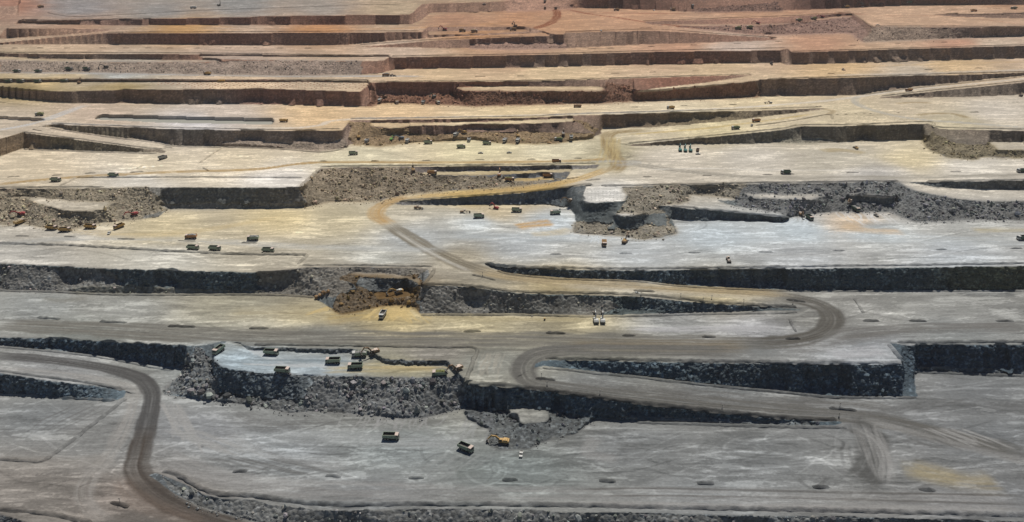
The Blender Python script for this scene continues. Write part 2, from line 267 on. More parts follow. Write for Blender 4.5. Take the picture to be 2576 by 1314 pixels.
# rock faces: the ground between two surveyed edges
FACE = LAB < 0
LOW = np.zeros(U.shape, int)
DXR = (U - CX) / FPX; DYR = (V - CY) / FPX
KR = (CP - DYR * SP) / (SP + DYR * CP)         # ground distance gained per metre below the camera
COT = 1 / math.tan(math.radians(68))
TT = np.ones(U.shape); HH = np.zeros(U.shape); RUNS = {}; DEL = np.zeros(U.shape)
for j in range(NC):
    zc = Zm[:, j]; ok = np.where(~np.isnan(zc))[0]
    nb = np.clip(np.searchsorted(ok, np.arange(NR)), 0, len(ok) - 1)
    LOW[:, j] = LAB[ok[nb], j]            # the floor below (towards the viewer)
    for a, b in zip(ok[:-1], ok[1:]):     # a = far row (crest), b = near row (toe)
        if b - a < 3 or zc[a] - zc[b] < 1.5: continue
        if (RIDX[a + 1:b, j] >= 0).mean() > 0.5: continue
        yt = (CAM_H - zc[b]) * KR[b, j]; k = KR[a, j]
        need = ((CAM_H - zc[b]) * k - yt) / (COT + k)          # height of a 68 degree face between the two edges
        RUNS.setdefault((LAB[a, j], LAB[b, j]), {})[j] = (a, float(np.clip(zc[b] + need - zc[a], -2.2, 2.2)))
TAL = np.ones(NC); TAL2 = 0.75 * smooth(0.0, 0.55, fbm(U / 70.0, V / 40.0, None, 3, 7)) * smooth(120, 400, V)
# bench edges are not dead level: let each brink ride up or down a little so that its face keeps its batter
for key, d in RUNS.items():
    js = np.array(sorted(d)); dv = np.array([d[j][1] for j in js])
    sm = np.array([np.mean(np.sort(dv[max(0, i - 12):i + 13])[len(dv[max(0, i - 12):i + 13]) // 4: max(1, 3 * len(dv[max(0, i - 12):i + 13]) // 4 + 1)]) for i in range(len(js))])
    for j, dl in zip(js, sm):
        a = d[j][0]; i = a; n = 0
        while i > 0 and LAB[i, j] == LAB[a, j]: i -= 1; n += 1
        DEL[a - np.arange(n), j] = dl * np.linspace(1, 0, max(2, n))[:n]
for l in np.unique(LAB[LAB >= 0]):        # ease the change along each brink
    m = LAB == l; i0, i1 = np.where(m.any(1))[0][[0, -1]]; mf = m[i0:i1 + 1].astype(float); f = DEL[i0:i1 + 1] * mf
    if not f.any(): continue
    for _ in range(3):
        def run(q):
            c = np.cumsum(np.pad(q, ((0, 0), (16, 15)), mode='edge'), 1); return np.concatenate([c[:, 30:31], c[:, 31:] - c[:, :-31]], 1)[:, :NC]
        f = np.where(m[i0:i1 + 1], run(f) / np.maximum(run(mf), 1e-6), 0)
    DEL[i0:i1 + 1] = np.where(m[i0:i1 + 1], f, DEL[i0:i1 + 1])
Zm = Zm + DEL
for j in range(NC):
    zc = Zm[:, j]; ok = np.where(~np.isnan(zc))[0]
    full = np.interp(vs, vs[ok], zc[ok])
    for a, b in zip(ok[:-1], ok[1:]):
        if b - a < 4 or zc[a] - zc[b] < 3 or TAL[j] < .02: continue
        rows = np.arange(a + 1, b); t = (vs[b] - vs[rows]) / (vs[b] - vs[a])
        full[rows] = zc[b] + (zc[a] - zc[b]) * t ** (1 + TAL2[b, j]); TT[rows, j] = t; HH[rows, j] = zc[a] - zc[b]
    zc[:] = full
FACE = FACE | RSL
# broken ground slumps: ease the steps along it
rm = ((RIDX >= 0) | inpoly([(1425, 462), (1730, 466), (1730, 604), (1425, 600)], UC, V) | inpoly([(860, 685), (1060, 685), (1060, 792), (840, 792)], UC, V)) & (LAB < 0)
for _ in range(70):
    n_ = Zm.copy(); n_[:, 1:-1] = 0.5 * Zm[:, 1:-1] + 0.25 * (Zm[:, :-2] + Zm[:, 2:]); n_[1:-1] = 0.8 * n_[1:-1] + 0.1 * (n_[:-2] + n_[2:])
    Zm = np.where(rm, n_, Zm)
def blur(a, wt):
    b = a.copy(); b[1:-1] = a[1:-1] * (1 - 2 * wt) + (a[:-2] + a[2:]) * wt
    c = b.copy(); c[:, 1:-1] = b[:, 1:-1] * (1 - 2 * wt) + (b[:, :-2] + b[:, 2:]) * wt
    return c
Zm = blur(Zm, 0.16)
# nothing overhangs: going up a line of sight the ground always lies farther off
YY = (CAM_H - Zm) * KR
for i in range(NR - 2, -1, -1):
    need = YY[i + 1] + 0.06
    lowz = CAM_H - need / KR[i]
    bad = YY[i] < need
    Zm[i] = np.where(bad, np.minimum(Zm[i], lowz), Zm[i]); YY[i] = (CAM_H - Zm[i]) * KR[i]
X, Y, Z = unproject(U, V, Zm)

# ------------------------------------------------------------------ relief of the ground
def grad_mask(m, n=2):
    a = m.astype(float)
    for _ in range(n): a = blur(a, 0.25)
    return a
fm = grad_mask(FACE, 2) * np.where(FACE, 1, 0.0)
rub = np.where(RIDX >= 0, 1.0, 0.0)
zup = np.vstack([Zm[:1], Zm[:-1]]); zdn = np.vstack([Zm[1:], Zm[-1:]])
steep = np.clip((zup - zdn) / 0.8, 0, 1) * fm          # how cliff-like
rough = np.array([r[4] for r in RUB] + [0.0])[RIDX]
# cliffs: ribs, bays and ledges pushed in and out towards the viewer's side
bay = fbm(X / 22.0, Z / 30.0, Y / 60.0, 3, 11) * 1.5
rib = fbm(X / 3.6, Z / 9.0, Y / 9.0, 4, 23)
grain = fbm(X / 1.5, Z / 1.4, Y / 1.5, 3, 31)
nearv = smooth(420, 800, V); ledge = np.abs(fbm(X / 14.0, Y / 30.0, Z / 2.2, 3, 37))
push = (1 - rub) * steep * (0.55 + 0.45 * smooth(250, 450, V)) * (bay + (1.0 + 0.5 * nearv) * rib + (0.5 + 1.0 * nearv) * grain + 0.8 * nearv * ledge)
talus = np.clip(1 - steep, 0, 1) * fm * (1 - rub) * fbm(X / 2.2, Y / 2.2, Z / 2.2, 4, 41) * 0.6
wd, wc = np.zeros(U.shape), np.zeros(U.shape)
k = RIDX >= 0
wd[k], wc[k] = worley(X[k] / 2.3, Y[k] / 2.3, Z[k] / 2.3, 5)
lump = fbm(X / 7.0, Y / 7.0, Z / 7.0, 4, 53) + 0.9 * fbm(X / 17.0, Y / 17.0, Z / 17.0, 2, 54)
rz = rub * rough * ((0.55 - wd) * 1.5 * (0.4 + wc) + lump * 1.5) * np.minimum(1, fm * 1.3)
rtm = np.isin(LAB, [i for i, n in enumerate(SURF) if n in ('rubble_top', 'dig_floor')]).astype(float)
micro = rtm * 0.45 * fbm(X / 3.2, Y / 3.2, None, 3, 64) + (1 - fm) * (fbm(X / 9.0, Y / 9.0, None, 3, 61) * 0.10 + fbm(X / 60.0, Y / 60.0, None, 2, 62) * 0.25)
cone = smooth(0.02, 0.5, fbm(X / 11.0, Z / 40.0, Y / 60.0, 3, 45)) * np.clip(0.4 + 1.2 * fbm(X / 60.0, Y / 60.0, None, 2, 46), 0, 1)
toe = np.clip(1 - TT / 0.42, 0, 1) * (1 - rub) * cone * np.minimum(1, HH / 8.0) * np.where(FACE, 1, 0)
push = push * (1 - np.clip(toe * 2, 0, 1)) + toe * 0.40 * HH
talus = talus + toe * 0.35 + np.clip(toe * 3, 0, 1) * 0.5 * fbm(X / 1.8, Y / 1.8, Z / 1.8, 3, 47)
XD, YD, ZD_ = X + 0.25 * np.where(toe > 0, 0, push), Y - push, Z + talus + rz + micro + np.where(toe > 0, 0, 0.15 * push)

# ------------------------------------------------------------------ colour of the ground
FC = np.array([
 (50,1230,168,158,148),(250,1100,158,155,150),(100,1050,150,150,148),(330,1250,150,138,128),(500,1080,166,165,164),(700,1130,174,175,174),(1000,1130,162,165,162),(1300,1180,142,146,142),
 (1600,1120,152,152,150),(1900,1150,148,148,146),(2300,1050,149,148,146),(2500,1100,142,142,141),(1800,1250,160,160,158),(900,1250,152,152,150),(2500,1270,140,139,138),(2450,970,141,141,140),
 (1500,970,152,152,148),(1800,1000,147,147,145),(2100,1020,143,142,140),(100,770,167,167,162),(300,770,174,172,164),(600,770,182,174,152),(800,790,197,182,147),(1000,800,202,182,137),
 (1200,810,197,182,147),(1450,810,202,187,152),(1700,810,174,172,167),(1900,830,187,184,182),(2200,790,167,164,157),(2450,780,162,160,154),(200,840,146,146,138),(800,845,154,150,139),
 (1500,870,148,144,131),(1900,870,141,140,136),(2400,840,152,152,148),(1240,910,167,164,152),(2180,890,192,192,192),(620,910,172,183,188),(800,930,180,189,193),(1000,930,192,182,152),
 (1100,890,160,152,140),(150,915,172,170,167),(50,640,197,192,182),(400,650,202,197,184),(700,640,197,187,167),(100,590,187,180,167),(400,570,207,192,157),(700,550,212,194,152),
 (850,560,207,194,162),(950,650,192,190,180),(1050,600,180,182,180),(1200,560,187,192,192),(1250,530,197,182,152),(1400,560,187,194,197),(1300,620,184,187,187),(1600,640,187,190,190),
 (1800,590,184,192,196),(2000,580,190,199,203),(2200,580,182,190,192),(2150,562,207,187,162),(2450,580,172,172,167),(2400,640,182,186,188),(2000,645,186,188,188),(1150,650,170,160,140),
 (1400,710,182,164,126),(1800,740,176,162,130),(2060,800,140,137,130),(100,420,210,194,167),(400,420,214,200,174),(600,400,217,202,174),(350,458,217,210,197),(700,455,224,217,207),
 (900,400,217,207,177),(1200,370,222,210,172),(1400,380,217,207,177),(1530,390,176,166,136),(1700,400,207,197,180),(1900,400,202,194,180),(2100,400,192,184,167),(2300,400,212,197,162),
 (2450,420,207,200,187),(1700,440,197,187,170),(2200,440,187,182,174),(1520,490,217,214,207),(1200,490,205,177,114),(1350,470,205,174,110),(50,310,197,182,162),(250,280,202,182,162),
 (500,310,207,202,200),(550,280,207,192,177),(800,290,217,187,147),(1000,280,227,197,157),(1300,275,230,207,167),(1700,275,227,212,182),(1900,260,217,200,167),(2150,290,207,192,162),
 (2300,260,207,192,167),(2500,280,207,197,182),(2400,310,192,180,152),(1800,325,212,197,158),(100,190,207,192,167),(300,185,192,192,187),(100,203,217,192,147),(600,215,222,197,167),
 (800,195,202,182,157),(1100,185,219,193,160),(1400,185,222,198,164),(1800,170,217,192,160),(2100,170,217,188,150),(2400,165,217,190,154),(2300,185,207,192,172),(300,220,170,150,112),(60,222,160,142,104),
 (200,120,217,192,167),(600,120,214,190,170),(1000,125,217,194,174),(1300,128,202,167,142),(1700,115,207,167,142),(1850,122,217,197,182),(2050,110,202,162,137),(2400,105,202,162,140),
 (2500,112,217,197,177),(600,146,192,172,157),(200,67,197,165,142),(450,72,212,172,128),(800,72,206,160,124),(1150,50,194,155,130),(1300,45,203,160,130),(1400,60,208,168,138),
 (1600,45,212,172,144),(1900,30,212,172,144),(2300,50,218,186,160),(2450,30,218,186,160),(1200,90,203,160,126),(30,5,180,140,122),(200,20,167,162,160),(400,30,170,165,160),
 (600,10,167,164,160),(800,20,182,172,162),(1000,25,202,182,157),(1200,4,197,172,147),(1350,5,188,145,122),(2000,-5,186,148,124),(2500,-5,190,150,122),(990,742,104,78,44),(950,694,140,122,96)], float)
RC = np.array([  # near rock entries carry the navy of the shade in their colour
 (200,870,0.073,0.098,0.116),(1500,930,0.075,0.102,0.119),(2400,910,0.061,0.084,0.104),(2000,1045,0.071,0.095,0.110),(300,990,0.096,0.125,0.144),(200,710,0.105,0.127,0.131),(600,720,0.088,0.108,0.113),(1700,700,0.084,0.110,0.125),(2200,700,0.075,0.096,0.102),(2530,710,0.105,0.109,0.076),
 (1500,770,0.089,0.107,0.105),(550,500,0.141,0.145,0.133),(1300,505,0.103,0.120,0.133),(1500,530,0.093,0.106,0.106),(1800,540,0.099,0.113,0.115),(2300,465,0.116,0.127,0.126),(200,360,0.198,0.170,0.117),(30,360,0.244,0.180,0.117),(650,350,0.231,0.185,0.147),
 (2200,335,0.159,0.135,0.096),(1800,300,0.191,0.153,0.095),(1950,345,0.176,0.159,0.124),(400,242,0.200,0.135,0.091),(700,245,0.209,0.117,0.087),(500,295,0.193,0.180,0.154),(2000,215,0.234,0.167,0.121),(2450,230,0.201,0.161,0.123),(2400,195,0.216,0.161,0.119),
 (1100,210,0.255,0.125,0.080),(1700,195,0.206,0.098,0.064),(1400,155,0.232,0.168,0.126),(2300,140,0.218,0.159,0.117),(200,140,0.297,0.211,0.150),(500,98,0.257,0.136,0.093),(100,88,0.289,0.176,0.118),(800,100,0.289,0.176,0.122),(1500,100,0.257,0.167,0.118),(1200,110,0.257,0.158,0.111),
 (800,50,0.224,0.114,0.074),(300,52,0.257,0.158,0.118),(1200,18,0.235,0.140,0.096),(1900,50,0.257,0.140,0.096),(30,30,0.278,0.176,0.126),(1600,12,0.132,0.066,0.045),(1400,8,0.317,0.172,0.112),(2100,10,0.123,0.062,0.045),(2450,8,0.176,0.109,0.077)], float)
def idw(P, anis=2.6, pw=3.0):
    num = np.zeros(U.shape + (3,)); den = np.zeros(U.shape)
    # work on a coarse grid, then spread
    wu = UC + 26 * fbm(X / 45.0, Y / 45.0, None, 3, 71); wv = V + 7 * fbm(X / 30.0, Y / 30.0, None, 3, 72)
    for u, v, r, g, b in P:
        d = ((wu - u) / anis) ** 2 + (wv - v) ** 2 + 30.0
        q = d ** (-pw / 2)
        num += q[..., None] * np.array([r, g, b]); den += q
    return num / den[..., None]
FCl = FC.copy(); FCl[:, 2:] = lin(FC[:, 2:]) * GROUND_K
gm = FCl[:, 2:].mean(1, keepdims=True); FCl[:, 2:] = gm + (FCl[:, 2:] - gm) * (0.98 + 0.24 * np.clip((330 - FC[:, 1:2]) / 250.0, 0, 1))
def depth_tone(v): return 0.84 * (1 - 0.27 * np.clip((v - 600) / 330.0, 0, 1)) * (1 - 0.30 * np.clip((330 - v) / 270.0, 0, 1))  # near floors: vignette and grading darkening put into the colour
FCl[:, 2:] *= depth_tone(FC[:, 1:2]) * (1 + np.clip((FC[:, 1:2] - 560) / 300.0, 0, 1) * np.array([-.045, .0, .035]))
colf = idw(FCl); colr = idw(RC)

def U_idx(u): return np.clip(np.interp(u, us, np.arange(NC)), 0, NC - 1.001)
def V_idx(v): return np.clip(np.interp(v, vs, np.arange(NR)), 0, NR - 1.001)
def sample(A, u, v):
    a, b = V_idx(v), U_idx(u); i, j = np.floor(a).astype(int), np.floor(b).astype(int); fa, fb = a - i, b - j
    return (A[i, j] * (1 - fa) * (1 - fb) + A[i + 1, j] * fa * (1 - fb) + A[i, j + 1] * (1 - fa) * fb + A[i + 1, j + 1] * fa * fb)
def ground(u, v):
    return Vector((float(sample(XD, u, v)), float(sample(YD, u, v)), float(sample(ZD_, u, v))))
def spline(pts, n=10):
    P = [pts[0]] + list(pts) + [pts[-1]]; out = []
    for i in range(1, len(P) - 2):
        p0, p1, p2, p3 = [np.array(q, float) for q in P[i - 1:i + 3]]
        for k in range(n):
            t = k / n
            out.append(0.5 * ((2 * p1) + (-p0 + p2) * t + (2 * p0 - 5 * p1 + 4 * p2 - p3) * t * t + (-p0 + 3 * p1 - 3 * p2 + p3) * t ** 3))
    out.append(np.array(pts[-1], float)); return np.array(out)
# dirt shades by streaks laid down along the benches
st1 = fbm(X / 38.0 + 1.2 * vnoise(X / 50., Y / 20., None, 88), Y / 1.9, None, 4, 81, 0.6); st2 = fbm(X / 16.0, Y / 3.2 + 0.4 * st1, None, 4, 82, 0.6); bl = fbm(X / 28.0, Y / 18.0, None, 4, 83)
fine = fbm(X / 2.2, Y / 1.6, None, 3, 84, 0.65)
shade = 1 + 0.17 * st1 + 0.19 * st2 + 0.12 * bl + 0.16 * fine
pale = smooth(0.2, 0.34, st2 + 0.5 * bl + 0.3 * fine)
patch_d = smooth(0.16, 0.3, fbm(X / 30.0 + st1 * 0.6, Y / 13.0, None, 4, 85) + 0.35 * fine)
near = smooth(300, 900, V)
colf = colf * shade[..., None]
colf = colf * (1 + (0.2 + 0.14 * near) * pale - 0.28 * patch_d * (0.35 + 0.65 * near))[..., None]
floor_m = (1 - fm)[..., None]

def stroke(pts, wid, rgb, a, soft=0.35, streak=0.5, seed=0, mult=False, closed_fade=True, over=3):
    P = spline(pts, 8)
    u0, u1, v0, v1 = P[:, 0].min() - 8 * wid, P[:, 0].max() + 8 * wid, P[:, 1].min() - 6 * wid, P[:, 1].max() + 6 * wid
    j0, j1 = np.searchsorted(us, u0), np.searchsorted(us, u1); i0, i1 = np.searchsorted(vs, v0), np.searchsorted(vs, v1)
    if j1 - j0 < 2 or i1 - i0 < 2: return
    sx, sy = X[i0:i1, j0:j1], Y[i0:i1, j0:j1]
    px, py = sample(X, P[:, 0], P[:, 1]), sample(Y, P[:, 0], P[:, 1])
    best = np.full(sx.shape, 1e9); sd = np.zeros(sx.shape); al = np.zeros(sx.shape); acc = 0.0; L = np.hypot(np.diff(px), np.diff(py)); tot = L.sum() + 1e-6
    for k in range(len(px) - 1):
        ex, ey = px[k + 1] - px[k], py[k + 1] - py[k]; l2 = ex * ex + ey * ey + 1e-9
        t = np.clip(((sx - px[k]) * ex + (sy - py[k]) * ey) / l2, 0, 1)
        qx, qy = sx - px[k] - t * ex, sy - py[k] - t * ey; d = qx * qx + qy * qy
        m = d < best
        best = np.where(m, d, best); sd = np.where(m, np.sign(ex * qy - ey * qx), sd); al = np.where(m, acc + t * L[k], al); acc += L[k]
    d = np.sqrt(best); s = d * sd
    edge = 0.16 * wid * fbm(al / 14.0, s / 14.0, None, 2, 95 + seed)
    m = 1 - smooth(wid * (0.5 - soft * 0.5), wid * (0.5 + soft * 0.5), d + edge)
    if streak > 0:
        m = m * np.clip(1 - streak * 0.28 + streak * 1.1 * fbm(s / (0.06 * wid + 0.35), al / 42.0, None, 3, 90 + seed), 0, 1)
    if closed_fade: m = m * smooth(0, min(25, tot * 0.15), al) * (1 - smooth(tot - min(25, tot * 0.15), tot, al))
    m = (m * a)[..., None]
    c = colf[i0:i1, j0:j1]
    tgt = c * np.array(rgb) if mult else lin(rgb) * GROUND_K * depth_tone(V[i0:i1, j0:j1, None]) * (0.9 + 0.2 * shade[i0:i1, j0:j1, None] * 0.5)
    colf[i0:i1, j0:j1] = c * (1 - m) + tgt * m

# --- wandering wheel marks over the working floors
rng = random.Random(3)
FLOORS = [(420, 2560, 1050, 1270, 260), (20, 330, 1010, 1270, 36), (10, 2560, 745, 860, 140), (560, 1120, 885, 945, 34), (1380, 2560, 945, 1050, 60), (10, 2560, 560, 660, 170), (10, 2560, 372, 455, 110), (10, 2560, 250, 322, 50), (10, 2560, 165, 203, 30), (300, 2560, 20, 130, 30)]
for (ua, ub, va, vb, n) in FLOORS:
    for _ in range(n):
        u, v = rng.uniform(ua, ub), rng.uniform(va, vb)
        if sample(fm, u, v) > 0.1: continue
        ln = rng.uniform(60, 320); sl_ = rng.gauss(0, 0.10); cv = rng.gauss(0, 14 * (vb - va) / 200.)
        pts = [(u - ln / 2, v - sl_ * ln / 2), (u, v + cv), (u + ln / 2, v + sl_ * ln / 2)]
        lt = rng.random() < 0.6
        stroke(pts, rng.uniform(0.7, 2.0), (1.34,) * 3 if lt else (0.70,) * 3, rng.uniform(0.45, 1.0), soft=0.25, streak=0.3, mult=True, seed=rng.randint(0, 99))
# --- arcs where trucks turn and reverse
for (u, v, n, ru, rv) in [(1180, 1160, 14, 90, 50), (1950, 1120, 26, 120, 30), (1700, 1140, 10, 70, 22), (2170, 1130, 10, 40, 60), (1250, 925, 14, 45, 30), (1700, 570, 8, 60, 16), (1780, 605, 8, 60, 14), (1000, 830, 8, 60, 14), (300, 1120, 8, 60, 30), (1550, 385, 12, 70, 14), (2200, 300, 10, 60, 10), (2130, 600, 10, 70, 16)]:
    for _ in range(n):
        a0 = rng.uniform(0, 6.28); a1 = a0 + rng.uniform(0.8, 2.2); cu, cv = u + rng.gauss(0, ru * .4), v + rng.gauss(0, rv * .35); k = rng.uniform(.4, 1.1)
        pts = [(cu + k * ru * math.cos(a0 + (a1 - a0) * q / 5), cv + k * rv * math.sin(a0 + (a1 - a0) * q / 5)) for q in range(6)]
        stroke(pts, rng.uniform(0.9, 1.8), (1.32,) * 3 if rng.random() < .6 else (.7,) * 3, rng.uniform(.5, 1.), soft=.5, streak=.2, mult=True, seed=rng.randint(0, 99))
